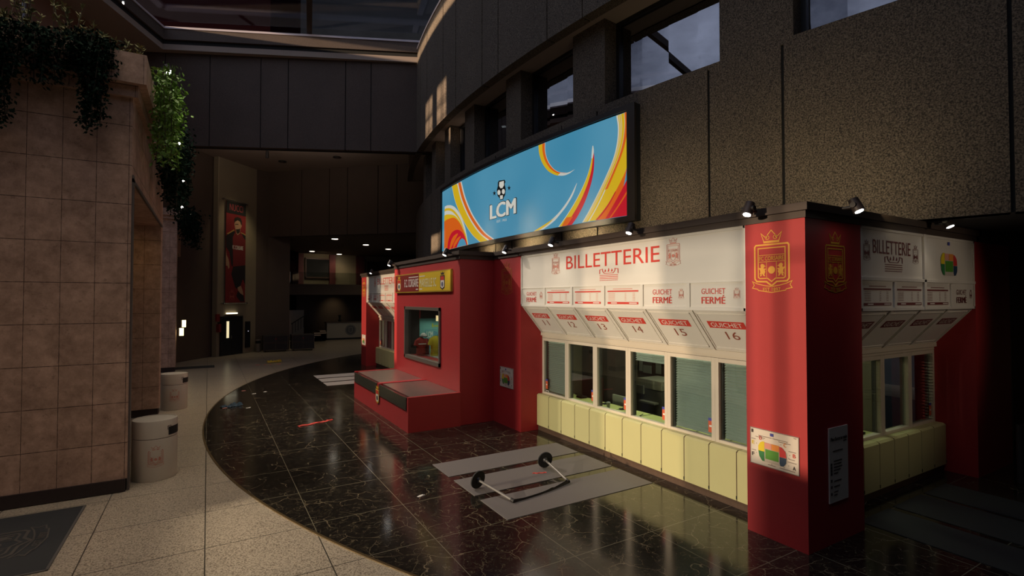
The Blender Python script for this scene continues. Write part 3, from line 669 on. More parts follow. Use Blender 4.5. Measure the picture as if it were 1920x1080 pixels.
MB().lathe([(.09,0),(.12,.18)], (6.28,14.6,1.42), 16).build('bucket', mat('basket_dark', (.06,.05,.045), .6), t)
mb = MB()
for i in range(16):
    q = 2*PI*i/16; mb.tube((6.28+.12*math.cos(q),14.6+.12*math.sin(q),1.60),(6.28+.09*math.cos(q+.2),14.6+.09*math.sin(q+.2),1.68),.005,n=5)
mb.build('wire_rim', M_black, t)
# match sign
t = thing('match_sign', (5.48,14.6,3.68), 'two-colour match sign, dark red left half and yellow right half, above the display window', 'sign')
MB().box(5.44,12.30,3.39,5.5,16.88,3.98).build('sign_box', mat('sign_edge', (.45,.30,.03), .5), t)
ms = Fr((5.44,16.88,3.39),(0,-1,0),(0,0,1))
Art().rect(.03,.03,2.25,.56).build('red_half', mat('sign_dark_red', (.22,.018,.012), .5), t, ms)
Art().rect(2.25,.03,4.55,.56).build('yellow_half', mat('sign_yellow', (.72,.50,.02), .5), t, ms)
text('F.C. CORSAIRE', M_textwhite, t, ms, .95,.17,2.2,.42, True, .006); text('MARSEILLE SC', mat('print_pale_yellow', (.8,.75,.45), .5), t, ms, 2.32,.15,3.62,.40, True, .006)
a = Art(); a.rect(1.35,.46,2.2,.485); a.rect(2.3,.46,2.75,.485); a.rect(2.0,.08,2.18,.11); a.rect(2.3,.08,2.55,.11); a.build('small_print', M_textwhite, t, ms, off=.006)
def small_crest(parent, fr, cx, y0, h, pal):
    g, b, w_ = pal; W = h*.62
    Art().poly([(cx-W/2,y0+.12*h),(cx,y0),(cx+W/2,y0+.12*h),(cx+W/2,y0+.78*h),(cx-W/2,y0+.78*h)]).build('crest_shield', g, parent, fr, off=.006)
    Art().poly([(cx-W*.38,y0+.17*h),(cx,y0+.08*h),(cx+W*.38,y0+.17*h),(cx+W*.38,y0+.73*h),(cx-W*.38,y0+.73*h)]).build('crest_field', w_, parent, fr, off=.009)
    Art().rect(cx-W*.38,y0+.52*h,cx+W*.38,y0+.73*h).build('crest_band', M_textred, parent, fr, off=.011)
    Art().disc(cx,y0+.3*h,W*.22,14).build('crest_ball', b, parent, fr, off=.011)
    Art().poly([(cx-W*.3,y0+.82*h),(cx+W*.3,y0+.82*h),(cx+W*.4,y0+.97*h),(cx+W*.15,y0+.9*h),(cx,y0+h),(cx-W*.15,y0+.9*h),(cx-W*.4,y0+.97*h)]).build('crest_crown', g, parent, fr, off=.006)
small_crest(t, ms, .42, .05, .5, (mat('crest_yellow', (.70,.42,.02), .5), M_blackm, M_textwhite))
small_crest(t, ms, 4.05, .05, .5, (M_textdark, mat('crest_blue_grey', (.12,.12,.2), .5), M_textwhite))

# display bench in front of the block
t = thing('display_bench', (4.8,14.2,0), 'low red display bench with two brushed steel tops in front of the block', 'bench')
mb = MB(); mb.box(4.12,11.78,0,5.49,16.98,.74); mb.box(4.12,11.78,.74,5.5,11.86,.84); mb.box(4.12,16.90,.74,5.5,16.98,.84); mb.box(4.12,14.16,.74,5.5,14.36,.84)
mb.build('bench_body', M_red, t)
for y0,y1 in ((11.86,14.16),(14.36,16.90)):
    MB().box(4.22,y0,.74,5.49,y1,.825).build('steel_top', M_steel, t)
    MB().box(4.10,y0+.02,.52,4.13,y1-.02,.82).build('dark_glass_front', mat('smoked_glass', (.05,.05,.04), .15), t)
small_crest(t, Fr((4.10,14.26,0),(0,-1,0),(0,0,1)), 0, .28, .5, (MATS['crest_yellow'], M_blackm, M_textwhite))

# ---- stadium plan signs
pcol = {k: mat('plan_'+k, c, .5) for k, c in dict(yellow=(.75,.58,.02), green=(.03,.20,.06), pink=(.72,.32,.24), orange=(.78,.28,.05), red=(.60,.04,.04), navy=(.02,.05,.10), grass=(.08,.28,.03), grey=(.5,.45,.38), blue=(.06,.07,.35)).items()}
def plan_art(t, fr, W, H, detail=True):
    def A(nm, key, pts, off=.004): Art().poly([(x*W, (1-y)*H) for x, y in pts]).build(nm, pcol[key] if key in pcol else key, t, fr, off=off, th=.001)
    A('stand_outline','grey',[(.2,.45),(.31,.34),(.62,.36),(.76,.5),(.77,.75),(.66,.87),(.3,.87),(.2,.72)])
    A('yellow_sector','yellow',[(.18,.60),(.18,.47),(.22,.37),(.27,.33),(.31,.33),(.31,.60)],.006)
    A('green_sector','green',[(.18,.60),(.31,.60),(.31,.86),(.26,.86),(.2,.75)],.006)
    A('pink_sector','pink',[(.31,.345),(.455,.345),(.455,.5),(.32,.5)],.007)
    A('orange_sector','orange',[(.46,.345),(.615,.345),(.615,.51),(.46,.51)],.007)
    A('red_sector','red',[(.62,.36),(.67,.37),(.74,.46),(.76,.62),(.62,.63)],.006)
    A('navy_sector','navy',[(.62,.63),(.76,.63),(.75,.77),(.70,.86),(.64,.87),(.62,.80)],.006)
    A('pitch','grass',[(.33,.52),(.605,.52),(.605,.78),(.33,.78)],.007)
    A('blue_square','blue',[(.43,.06),(.50,.06),(.50,.14),(.43,.14)],.006)
    if detail:
        for ch, x, y, m in (('D',.20,.20,M_textred),('E',.04,.36,pcol['yellow']),('F',.04,.68,M_textdark),('C',.70,.24,pcol['orange']),('B',.88,.46,M_textred),('A',.88,.78,M_textdark)):
            text(ch, m, t, fr, x*W, (1-y-.1)*H, (x+.055)*W, (1-y)*H, True, .005)
        a = Art()
        for x0,x1,y in ((.18,.46,.19),(.48,.78,.19),(.12,.32,.235),(.6,.84,.235),(.03,.12,.31),(.04,.13,.62),(.80,.94,.42),(.80,.92,.62),(.78,.95,.70),(.38,.54,.92),(.62,.92,.92),(.9,.95,.05)):
            a.rect(x0*W,(1-y-.008)*H,x1*W,(1-y+.008)*H)
        for x,y in ((.28,.27),(.14,.42),(.14,.68),(.65,.3),(.82,.52),(.80,.8),(.46,.89),(.71,.88),(.8,.6)): a.disc(x*W,(1-y)*H,.008*W,8)
        a.build('small_print', mat('print_faint', (.25,.2,.17), .6), t, fr, off=.005, th=.001)
        a = Art(); a.rect(.03*W,.86*H,.07*W,.95*H); a.build('crest_mark', M_textdark, t, fr, off=.005, th=.001)
def plan_sign(fr, W, H, label, detail=True):
    t = thing('stadium_plan_sign', fr.p(W/2,0,.01), label, 'sign')
    mb = MB(); P = [fr.p(x,y,c) for c in (0,.012) for x,y in ((0,0),(W,0),(W,H),(0,H))]
    mb.add(P, [(3,2,1,0),(4,5,6,7),(0,1,5,4),(1,2,6,5),(2,3,7,6),(3,0,4,7)]); mb.build('board', mat('board_white', (.74,.68,.58), .45), t)
    f2 = Fr(fr.p(0,0,.012), fr.u, fr.v); plan_art(t, f2, W, H, detail)
    a = Art(); a.stroke([(.004,.004),(W-.004,.004),(W-.004,H-.004),(.004,H-.004)], .008, True).build('border', mat('board_border', (.25,.21,.18), .5), t, f2)
    return t
plan_sign(Fr((FX,4.44,.945),(0,-1,0),(0,0,1)), .68, .49, 'stadium seating plan sign on the sunlit face of the nearest red pillar')
plan_sign(Fr((FX,11.5,.97),(0,-1,0),(0,0,1)), .66, .5, 'stadium seating plan sign on the pillar between display block and ticket windows')
plan_sign(Fr((FX,25.2,.97),(0,-1,0),(0,0,1)), .66, .5, 'stadium seating plan sign on the farthest red pillar', False)
# price notice on the shaded face
fn = Fr((6.95,3.66,.54),(1,0,0),(0,0,1)); t = thing('notice_board', (7.18,3.64,.54), 'tall narrow notice board on the shaded face of the nearest red pillar', 'notice')
mb = MB(); mb.box(6.95,3.645,.54,7.41,3.66,1.51); mb.build('board', MATS['board_white'], t)
fn2 = Fr((6.95,3.645,.54),(1,0,0),(0,0,1)); text("Plan d'acces au stade", M_textdark, t, fn2, .03,.80,.43,.85, True)
a = Art()
for x0,x1,y in ((.08,.32,.66),(.1,.3,.53),(.1,.28,.49),(.1,.3,.45),(.1,.26,.41),(.1,.2,.37),(.1,.28,.27),(.1,.24,.20),(.1,.2,.13),(.1,.18,.09),(.34,.42,.77)): a.rect(x0,y,x1,y+.012)
for y in (.36,.40,.44,.48,.27,.19,.1): a.rect(.025,y,.06,y+.035)
a.build('small_print', M_textdark, t, fn2)

# ------------------------------------------------------------------ billetterie counters
crownlogo = Art()
crownlogo.stroke([(-.5,.42),(-.5,.72),(-.34,.76),(-.34,.62),(-.24,.45),(.24,.45),(.34,.62),(.34,.76),(.5,.72),(.5,.42)], .035)
for x in (-.18,0,.18): crownlogo.poly([(x-.06,.56),(x+.02,.56),(x+.03,.66+.06*(x==0)),(x-.01,.76+.06*(x==0)),(x-.03,.66)])
for y in (.30,.18,.06): crownlogo.rect(-.5,y,.5,y+.04)
for i in range(16): crownlogo.rect(-.5+.0625*i,-.06,-.46+.0625*i,-.02)
def frame_map(O, A, D):
    O = Vector(O); A = Vector(A); D = Vector(D)
    return lambda a,d,z: tuple(O + A*a + D*d + Vector((0,0,z)))
def counter(O, A, D, n, nums, names, boards, blinds, far=False, side=False):
    T = frame_map(O, A, D)
    def B(): m = MB(); m.T = T; return m
    where = {'main':'sunlit counter','side':'shaded right counter','far':'far left counter'}[names]
    surf = Fr(T(0,0,0), A, (0,0,1))           # outward face of the sign board
    # --- sign board
    t = thing('ticket_sign_board', T(n/2,.05,3.02), 'white BILLETTERIE sign board over the '+where, 'sign')
    B().box(0,0.02,3.02,n,.12,4.24).build('panel', M_white, t)
    mb = B(); mb.box(0,0,3.02,n,.03,3.07); mb.box(0,0,4.19,n,.03,4.24); mb.box(0,0,3.02,.04,.03,4.24); mb.box(n-.04,0,3.02,n,.03,4.24)
    if side: mb.box(0,-.01,3.46,n,.03,3.51); mb.box(n/2-.04,-.01,3.02,n/2+.04,.03,4.24)
    for i in range(1,n): mb.box(i-.03,-.005,3.05,i+.03,.03,3.45)
    if not side: mb.box(0,.0,3.44,n,.03,3.455)
    mb.build('panel_frame', M_white, t, bevel=.006)
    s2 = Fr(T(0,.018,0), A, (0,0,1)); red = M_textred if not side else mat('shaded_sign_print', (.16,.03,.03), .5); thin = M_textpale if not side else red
    if side:
        text('BILLETTERIE', red, t, s2, .38,3.86,1.55,4.06, False)
        crest(t, s2, .2, 3.75, .2, thin, True, words=False); crest(t, s2, 1.72, 3.75, .2, thin, True, words=False)
        crownlogo.build('city_logo', red, t, s2, 1.0, 3.62, .27, sx=2.0)
        f2 = Fr(T(2.43,.018,3.5), A, (0,0,1)); plan_art(t, f2, 1.12, .70, False)
    else:
        text('BILLETTERIE', red, t, s2, 1.80,3.82,4.40,4.09, False)
        crest(t, s2, 1.42, 3.74, .31, thin, True); crest(t, s2, 4.69, 3.74, .31, thin, True)
        crownlogo.build('city_logo', red, t, s2, 3.13, 3.56, .27, sx=1.9)
    for i, kd in enumerate(boards):
        if kd == 'closed':
            text('GUICHET', red, t, s2, i+.24,3.27,i+.66,3.355); text('FERM\u00c9', red, t, s2, i+.24,3.125,i+.66,3.255, True)
            crest(t, s2, i+.85, 3.2, .11, thin, True, words=False)
        else:
            a = Art(); a.rect(i+.1,3.325,i+.9,3.35); a.rect(i+.1,3.10,i+.9,3.14); a.build('price_bars', red, t, s2)
            a = Art(); a.rect(i+.2,3.112,i+.36,3.128); a.rect(i+.68,3.112,i+.87,3.128); a.build('price_bar_labels', M_textwhite, t, s2, off=.006)
            a = Art()
            for q in range(6):
                z = 3.17+.025*q
                for x0,x1 in ((.12,.3),(.56,.6),(.76,.82)): a.rect(i+x0,z,i+x1,z+.006)
            a.rect(i+.25,3.375,i+.75,3.385); a.build('price_rows', thin, t, s2, th=.001)
    # --- sloped number panels
    z0, d0, z1, d1 = 3.02, .06, 2.37, .62
    t = thing('counter_canopy', T(n/2,.3,2.4), 'sloping white canopy with counter numbers over the '+where, 'canopy')
    sl = Vector(T(0,d1,z1))-Vector(T(0,d0,z0)); up = -sl.normalized()
    cf = Fr(T(0,d1,z1), A, up); Ls = sl.length
    mb = MB(); c = cf
    mb.add([c.p(0,0,0),c.p(n,0,0),c.p(n,Ls,0),c.p(0,Ls,0),c.p(0,0,-.04),c.p(n,0,-.04),c.p(n,Ls,-.04),c.p(0,Ls,-.04)], [(0,1,2,3),(7,6,5,4),(0,4,5,1),(1,5,6,2),(2,6,7,3),(3,7,4,0)])
    mb.build('sloped_sheet', M_white, t)
    mb = MB()
    def cb(u0,v0,u1,v1,th=.02):
        P = [c.p(x,y,q) for q in (0,th) for x,y in ((u0,v0),(u1,v0),(u1,v1),(u0,v1))]
        mb.add(P, [(3,2,1,0),(4,5,6,7),(0,1,5,4),(1,2,6,5),(2,3,7,6),(3,0,4,7)])
    for i in range(n+1): cb(max(0,i-.035), 0, min(n,i+.035), Ls)
    for i in range(n): cb(i+.06,.06,i+.94,.075,.012); cb(i+.06,Ls-.075,i+.94,Ls-.06,.012); cb(i+.06,.06,i+.075,Ls-.06,.012); cb(i+.925,.06,i+.94,Ls-.06,.012)
    mb.build('ribs', M_white, t)
    mb = B(); mb.box(0,d1-.04,2.30,n,d1+.14,2.37); mb.box(0,d1,2.245,n,d1+.12,2.30); mb.build('lower_rail', M_cream, t)
    for i in range(n):
        Art().rect(i+.18,.50,i+.82,.64).build('number_bar', M_textred if not side else red, t, cf)
        text('GUICHET', M_textwhite, t, cf, i+.23,.525,i+.77,.615, False, .006)
        if nums: text(str(nums[i]), mat('number_brown', (.28,.07,.04), .5), t, cf, i+.40,.27,i+.62,.43)
    # --- windows
    for i in range(n):
        od = ['leftmost','second','third','fourth','fifth','sixth'][i]
        lab = ('ticket window %d of the %s' % (nums[i], where)) if nums else ('%s ticket window from the left of the %s' % (od, where))
        st = {'full':'blind fully down','open':'blind up','part':'blind slightly lowered'}[blinds[i]]
        t = thing('ticket_window', T(i+.5,.66,.88), lab+', '+st, 'window', 'ticket windows')
        mb = B(); mb.box(i,.62,.86,i+.07,.72,2.24); mb.box(i+.93,.62,.86,i+1,.72,2.24); mb.box(i+.07,.62,.86,i+.93,.72,.93); mb.box(i+.07,.62,2.17,i+.93,.72,2.24)
        mb.build('window_frame', M_cream, t, bevel=.008)
        mb = B(); mb.box(i+.07,.69,.93,i+.10,.74,2.17); mb.box(i+.90,.69,.93,i+.93,.74,2.17); mb.build('inner_frame', mat('dark_inner_frame', (.05,.045,.04), .5), t)
        B().box(i+.07,.665,.93,i+.93,.672,2.17).build('glass_pane', M_glass, t)
        if blinds[i] != 'open':
            mb = B(); zlow = .94 if blinds[i] == 'full' else 2.0
            z = 2.16
            while z > zlow:  # closed slats
                mb.add([(i+.10,.728,z-.022),(i+.90,.728,z-.022),(i+.90,.768,z+.004),(i+.10,.768,z+.004),(i+.10,.732,z-.030),(i+.90,.732,z-.030),(i+.90,.772,z),(i+.10,.772,z)],
                    [(0,1,2,3),(7,6,5,4),(0,4,5,1),(1,5,6,2),(2,6,7,3),(3,7,4,0)]); z -= .044
            b_ = mb.build('blind', M_blind, t)
        if not side or i == n-1:
            sf = Fr(T(i+(.84 if i else .10),.66,1.0), A, (0,0,1))
            s = Art().rect(0,0,.085,.22).build('window_sticker', mat('sticker_orange', (.62,.11,.04), .5), t, sf)
            Art().rect(0,.19,.085,.235).build('sticker_top', pcol['blue'], t, sf, off=.005); Art().rect(.02,.09,.065,.12).build('sticker_mark', M_textwhite, t, sf, off=.005)
            if i == 0 and not side:
                Art().stroke([(.02,-.17),(.12,-.17),(.12,-.04),(.02,-.04)], .012, True).build('paper_sticker', M_textwhite, t, sf)
    # --- cabinets
    for i in range(2*n):
        a0 = i*.5
        hh = 'left' if i % 2 == 0 else 'right'
        w_ = ('window %d' % nums[i//2]) if nums else ('the %s window' % ['leftmost','second','third','fourth','fifth','sixth'][i//2])
        t = thing('counter_cabinet', T(a0+.25,.55,0), 'pale yellow cabinet, %s of the pair below %s, %s' % (hh, w_, where), 'cabinet', 'pale yellow cabinets of the '+where)
        mb = B(); P = [(.46,.13),(.46,.855),(.50,.885),(.66,.885),(.66,.13)]
        x0, x1 = a0+.008, a0+.492; m_ = len(P)
        mb.add([(x0,d,z) for d,z in P]+[(x1,d,z) for d,z in P], [tuple(range(m_))[::-1],tuple(range(m_,2*m_))]+[(k,(k+1)%m_,m_+(k+1)%m_,m_+k) for k in range(m_)])
        mb.build('door', M_yel, t)
        mb = B(); mb.box(x0+.005,.47,.135,a0+.5,.64,.86); mb.box(x1-.0,.465,.14,x1+.016,.60,.87); mb.build('carcass', M_plinth, t)
        mb = B(); mb.box(x1-.004,.455,.15,x1+.012,.47,.20); mb.build('hinge', M_blackm, t)
    mb = B(); mb.box(0,.50,0,n,.62,.13); tag(mb.build('counter_plinth', M_plinth), 'brown wooden plinth running under the cabinets of the '+where, 'plinth')
    return T

Tm = counter((FX,10.5,0),(0,-1,0),(1,0,0),6,[11,12,13,14,15,16],'main',['closed','price','price','price','closed','closed'],['full','open','open','part','full','full'])
Ts = counter((7.85,3.66,0),(1,0,0),(0,1,0),4,None,'side',['price','price','price','closed'],['open','open','open','open'],side=True)
Tf = counter((FX,24.5,0),(0,-1,0),(1,0,0),6,None,'far',['closed','closed','price','price','closed','closed'],['full']*6)

# --- interior of the ticket office
struct_box('wall_office_back', mat('office_wall', (.16,.13,.085), .8), (10.4,4.7,0,10.5,11.9,4.22),(7.24,10.55,0,10.4,10.65,4.22))
struct_box('wall_office_partition', mat('office_brown_partition', (.03,.018,.015), .7), (8.35,8.72,0,8.45,10.5,4.2))
struct_box('wall_office_far_back', M_darkwall, (9.6,17.2,0,9.7,25.3,4.22))
struct_box('wall_office_divider', M_darkwall, (7.2,4.5,2.4,8.0,4.55,4.2))
t = thing('office_desk', (7.55,7.6,0), 'long yellow-green desk top behind the open ticket windows', 'desk')
MB().box(7.26,4.9,.76,7.95,10.4,.80).build('desk_top', M_desk, t)
mb = MB()
for y in (5.2,6.5,7.8,9.1,10.2): mb.box(7.4,y-.02,0,7.9,y+.02,.76)
mb.build('desk_support', M_darkwall, t)
mb = MB()
for y in (5.6,6.3,7.0,7.7,8.4,9.1): mb.box(7.26,y-.012,.80,7.95,y+.012,.803)
mb.box(7.58,4.9,.80,7.6,10.4,.803); mb.build('desk_joints', M_blackm, t)
t = thing('paper_cup', (7.55,8.59,.80), 'grey paper cup standing on the office desk behind window 13', 'cup')
MB().lathe([(.03,0),(.042,.12),(.044,.125)], (7.55,8.59,.803), 20).build('cup_body', mat('cup_grey', (.22,.22,.19), .6), t, smooth=True)
MB().lathe([(.046,.12),(.046,.13),(.038,.14)], (7.55,8.59,.803), 20).build('cup_lid', mat('cup_lid', (.3,.29,.26), .5), t)
t = thing('office_chair', (8.1,8.87,0), 'office chair with pale rounded backrest behind window 13', 'chair')
mb = MB(); mb.box(8.17,8.58,.58,8.22,9.16,.97); mb.build('backrest', mat('chair_grey', (.22,.22,.17), .6), t, bevel=.02)
MB().box(8.0,8.66,.44,8.3,9.08,.5).build('seat', M_blackm, t); MB().tube((8.15,8.87,.05),(8.15,8.87,.44),.03).build('stem', M_black, t)
for i in range(5):
    q = 2*PI*i/5; MB().tube((8.15,8.87,.07),(8.15+.16*math.cos(q),8.87+.22*math.sin(q),.03),.02,.015).build('leg', M_black, t)
t = thing('desk_phone', (7.8,9.85,.80), 'black telephone lying on the desk behind window 12', 'telephone')
MB().box(7.72,9.75,.803,7.90,9.95,.85).build('phone_base', M_blackm, t, bevel=.01); MB().tube((7.73,9.72,.88),(7.73,9.98,.88),.02).build('handset', M_black, t)
for lab,x,y in (('behind window 13 beside the cup',7.72,8.36),('at the left edge of window 14',7.5,7.63),('behind window 13, left of the cup',7.78,8.98)):
    t = thing('desk_stand', (x,y,.80), 'small black desk object '+lab, 'office item')
    MB().lathe([(.06,0),(.055,.02),(.01,.03)], (x,y,.803), 16).build('foot', M_blackm, t); MB().tube((x,y,.82),(x+.05,y-.08,.88),.008).build('arm', M_black, t)
t = thing('photocopier', (9.4,9.05,0), 'large grey photocopier standing behind window 14', 'copier')
MB().box(9.1,8.5,.05,9.8,9.6,1.02).build('copier_body', mat('copier_dark', (.09,.08,.065), .5), t, bevel=.02)
MB().box(9.1,8.5,1.04,9.8,9.3,1.26).build('scanner_lid', mat('copier_light', (.30,.27,.2), .5), t, bevel=.02)
MB().box(9.05,9.05,.9,9.11,9.6,1.10).build('control_panel', mat('copier_light2', (.22,.2,.15), .5), t)
MB().box(8.95,8.6,.72,9.1,9.1,.76).build('paper_tray', MATS['copier_light2'], t)
t = thing('pin_board', (10.39,10.1,1.2), 'brown pin board with sheets on the office wall behind window 14', 'board')
MB().box(10.34,9.6,1.1,10.395,10.5,1.62).build('board', mat('cork', (.09,.04,.025), .8), t)
for y0,y1,z0,z1 in ((10.02,10.32,1.17,1.38),(9.68,9.86,1.2,1.55),(10.35,10.47,1.2,1.55)): MB().box(10.325,y0,z0,10.34,y1,z1).build('paper_sheet', mat('paper', (.45,.42,.34), .7), t)
# items glimpsed through the shaded counter
t = thing('filing_shelf', (10.2,6.9,0), 'pale filing shelf glimpsed through the left pane of the shaded counter', 'shelf')
MB().box(10.0,6.4,.0,10.35,7.3,2.1).build('shelf_body', mat('shelf_pale', (.35,.36,.2), .6), t)
MB().box(9.98,6.45,1.0,10.0,7.25,1.05).build('shelf_board', M_textdark, t)
t = thing('side_desk', (10,4.9,0), 'pale desk with dark clutter behind the shaded counter windows', 'desk')
MB().box(8.0,4.42,.76,10.3,4.95,.80).build('desk_top', M_desk, t)
mb = MB()
for i in range(9): mb.box(8.9+.12*i,4.6,.80,8.98+.12*i,4.68,.86+.05*random.random())
mb.build('dark_clutter', M_blackm, t)
mb = MB(); [mb.box(x,4.5,0,x+.05,4.9,.76) for x in (8.1,9.2,10.2)]; mb.build('leg', M_darkwall, t)

# right-hand dark corner
struct_box('wall_right_corner', mat('dark_corner_wall', (.05,.018,.018), .7), (13.55,4.3,0,20,4.6,4.42))
struct_box('wall_right_post', mat('brown_post', (.14,.09,.06), .6), (14.0,3.9,0,14.5,4.25,2.35))
t = thing('turnstile', (12.6,3.0,0), 'black waist-high barrier in the dark corner at the right edge', 'barrier')
for x,y in ((12.2,3.2),(13.2,3.3)): MB().tube((x,y,0),(x,y,1.0),.05).build('post', mat('barrier_dark', (.05,.045,.045), .4), t)
MB().tube((12.2,3.2,.97),(13.2,3.3,.97),.03).build('rail', M_black, t)

# ------------------------------------------------------------------ curved advertising screen
SG = R0+.16
TH0, TH1, ZB, ZT = 6.32, -7.93, 5.10, 7.50
def smap(th, z, r=0): return cw(th, SG+r, z)
t = thing('advertising_sign', cw(-.8, SG, 5.0), 'long curved illuminated blue sign with orange swirls and a trophy emblem', 'sign')
mb = MB(); arc_slab(mb, TH0+.15, TH1-.32, SG-.005, R0+.005, ZB-.13, ZT+.13, .5); mb.build('housing', M_blackm, t)
mb = MB(); arc_slab(mb, TH0+.15, TH1-.32, SG+.06, SG-.02, ZT+.02, ZT+.14, .5); arc_slab(mb, TH0+.15, TH1-.32, SG+.06, SG-.02, ZB-.14, ZB-.02, .5)
arc_slab(mb, TH0+.02, TH0+.15, SG+.06, SG-.02, ZB-.1, ZT+.1, .5); arc_slab(mb, TH1-.32, TH1-.02, SG+.06, SG-.02, ZB-.1, ZT+.1, .5)
mb.build('frame', mat('bronze_black', (.03,.024,.02), .4), t)
ES = .62
def em(name, c, s=ES):
    if name in MATS: return MATS[name]
    return mat(name, (0.01,0.01,0.01), .7, emit=c, estr=s, spec=.2)
def blue_em():
    m, nt, b = new_mat('sign_blue_light'); N, L = nt.nodes, nt.links
    g = N.new('ShaderNodeNewGeometry'); n = N.new('ShaderNodeTexNoise'); n.inputs['Scale'].default_value = .35; n.inputs['Detail'].default_value = 1
    L.new(g.outputs['Position'], n.inputs['Vector'])
    mx = N.new('ShaderNodeMix'); mx.data_type = 'RGBA'; mx.inputs['A'].default_value = (.03,.27,.46,1); mx.inputs['B'].default_value = (.17,.47,.66,1)
    L.new(n.outputs['Fac'], mx.inputs['Factor']); L.new(mx.outputs['Result'], b.inputs['Emission Color'])
    b.inputs['Base Color'].default_value = (.01,.01,.01,1); b.inputs['Emission Strength'].default_value = .66; b.inputs['Roughness'].default_value = .7; b.inputs['Specular IOR Level'].default_value = .2
    return m
mb = MB(); arc_slab(mb, TH0, TH1, SG, SG-.01, ZB, ZT, .4); mb.build('blue_background', blue_em(), t)
cY, cO, cR, cW = em('light_yellow', (.90,.58,.015)), em('light_orange', (.92,.16,.012)), em('light_red', (.72,.012,.03)), em('light_white', (.80,.80,.72))
# art authored in (u,v): u 0..1 along the sign, v 0..1 up; drawn points are given in a 1310 x 800 sheet
import numpy as np
def sheet(px, py):
    """sheet coordinates (photo crop) -> (u,v) on the sign: columns by x, rows between the sign's own top and bottom edge at that x"""
    xs = [65,110,250,400,560,710,900,1100,1370]
    tp = [607,578,497,425,352,290,212,140,45]; bt = [1042,1034,1002,970,938,912,880,853,812]
    top = np.interp(px, xs, tp); bot = np.interp(px, xs, bt)
    # angle along the sign for each column, from the building's own geometry
    x = 820+px/3.723
    yaw = math.atan2(570,960); dx = (x-960); d = (math.sin(yaw)*960+math.cos(yaw)*dx, math.cos(yaw)*960-math.sin(yaw)*dx)
    a = d[0]**2+d[1]**2; b = -2*(d[0]*CX+d[1]*CY); c = CX*CX+CY*CY-SG*SG; D = max(0,b*b-4*a*c); q = (-b-math.sqrt(D))/2/a
    th = math.degrees(math.atan2(d[1]*q-CY, CX-d[0]*q))
    return th, (bot-py)/(bot-top)
def sign_poly(name, m, pts, off, raw=False):
    # smooth + clip to face, cut every 0.35 degree so it follows the curve
    q = [sheet(x,y) for x,y in pts]
    q = [(min(max(a,TH1),TH0), ZB+(ZT-ZB)*min(max(v,0),1)) for a,v in q]
    bm = bmesh.new(); vs = [bm.verts.new((a,z,0)) for a,z in q]
    try: bm.faces.new(vs)
    except Exception: bm.free(); return
    bmesh.ops.triangulate(bm, faces=bm.faces)
    k = TH1
    while k < TH0:
        bmesh.ops.bisect_plane(bm, geom=list(bm.verts)+list(bm.edges)+list(bm.faces), plane_co=(k,0,0), plane_no=(1,0,0)); k += .35
    bm.verts.index_update()
    mb = MB(); mb.add([smap(v.co.x, v.co.y, off) for v in bm.verts], [tuple(v.index for v in f.verts) for f in bm.faces]); bm.free()
    me = mb.build(name, m, t)
def cr(pts, n=6):    # catmull-rom through points
    P = [Vector(p) for p in pts]; P = [P[0]*2-P[1]]+P+[P[-1]*2-P[-2]]; out = []
    for i in range(1,len(P)-2):
        for j in range(n):
            s = j/n; out.append(tuple(.5*((2*P[i])+(-P[i-1]+P[i+1])*s+(2*P[i-1]-5*P[i]+4*P[i+1]-P[i+2])*s*s+(-P[i-1]+3*P[i]-3*P[i+1]+P[i+2])*s**3)))
    out.append(tuple(P[-2])); return out
def band(name, m, left, right, off): sign_poly(name, m, cr(left)+cr(right)[::-1], off)
def lerp(A, B, k): return [(a[0]*(1-k)+b[0]*k, a[1]*(1-k)+b[1]*k) for a,b in zip(A,B)]
# lower left fan
C0 = (50,1045)
def fan(name, m, pts, off): sign_poly(name, m, cr(pts)+[(175,1020),C0], off)
fan('swirl_white', cW, [(50,724),(95,722),(130,745),(165,800),(190,870),(205,940),(216,1010)], .004)
fan('swirl_yellow', cY, [(50,742),(95,745),(128,772),(160,822),(185,890),(203,950),(215,1010)], .008)
fan('swirl_white', cW, [(50,760),(92,762),(122,786),(155,832),(180,890),(200,955),(214,1010)], .012)
fan('swirl_yellow', cY, [(50,788),(92,788),(125,800),(158,840),(182,895),(202,960),(214,1010)], .016)
fan('swirl_orange', cO, [(50,832),(95,815),(125,815),(158,850),(184,905),(202,965),(214,1010)], .020)
fan('swirl_red', cR, [(72,1045),(80,975),(100,925),(130,902),(160,905),(190,940),(214,1010)], .024)
band('swirl_orange', cO, [(88,1043),(98,985),(118,945),(145,925)], [(97,1040),(106,990),(126,952),(148,932)], .028)
band('swirl_orange', cO, [(112,1036),(120,1000),(140,965),(165,945)], [(120,1034),(128,1002),(146,972),(167,952)], .028)
sign_poly('swirl_blue', bpy.data.materials['sign_blue_light'], [(140,1040),(148,1005),(160,978),(178,962),(196,975),(205,1000),(208,1020)], .032)
# left falling band
A = [(100,585),(122,690),(160,790),(205,880),(250,945),(298,992)]; Bn = [(168,550),(195,660),(238,770),(290,860),(340,925),(398,970)]
band('swirl_white', cW, A, Bn, .004); band('swirl_yellow', cY, lerp(A,Bn,.03), lerp(A,Bn,.55), .008)
band('swirl_orange', cO, lerp(A,Bn,.66), lerp(A,Bn,.90), .008)
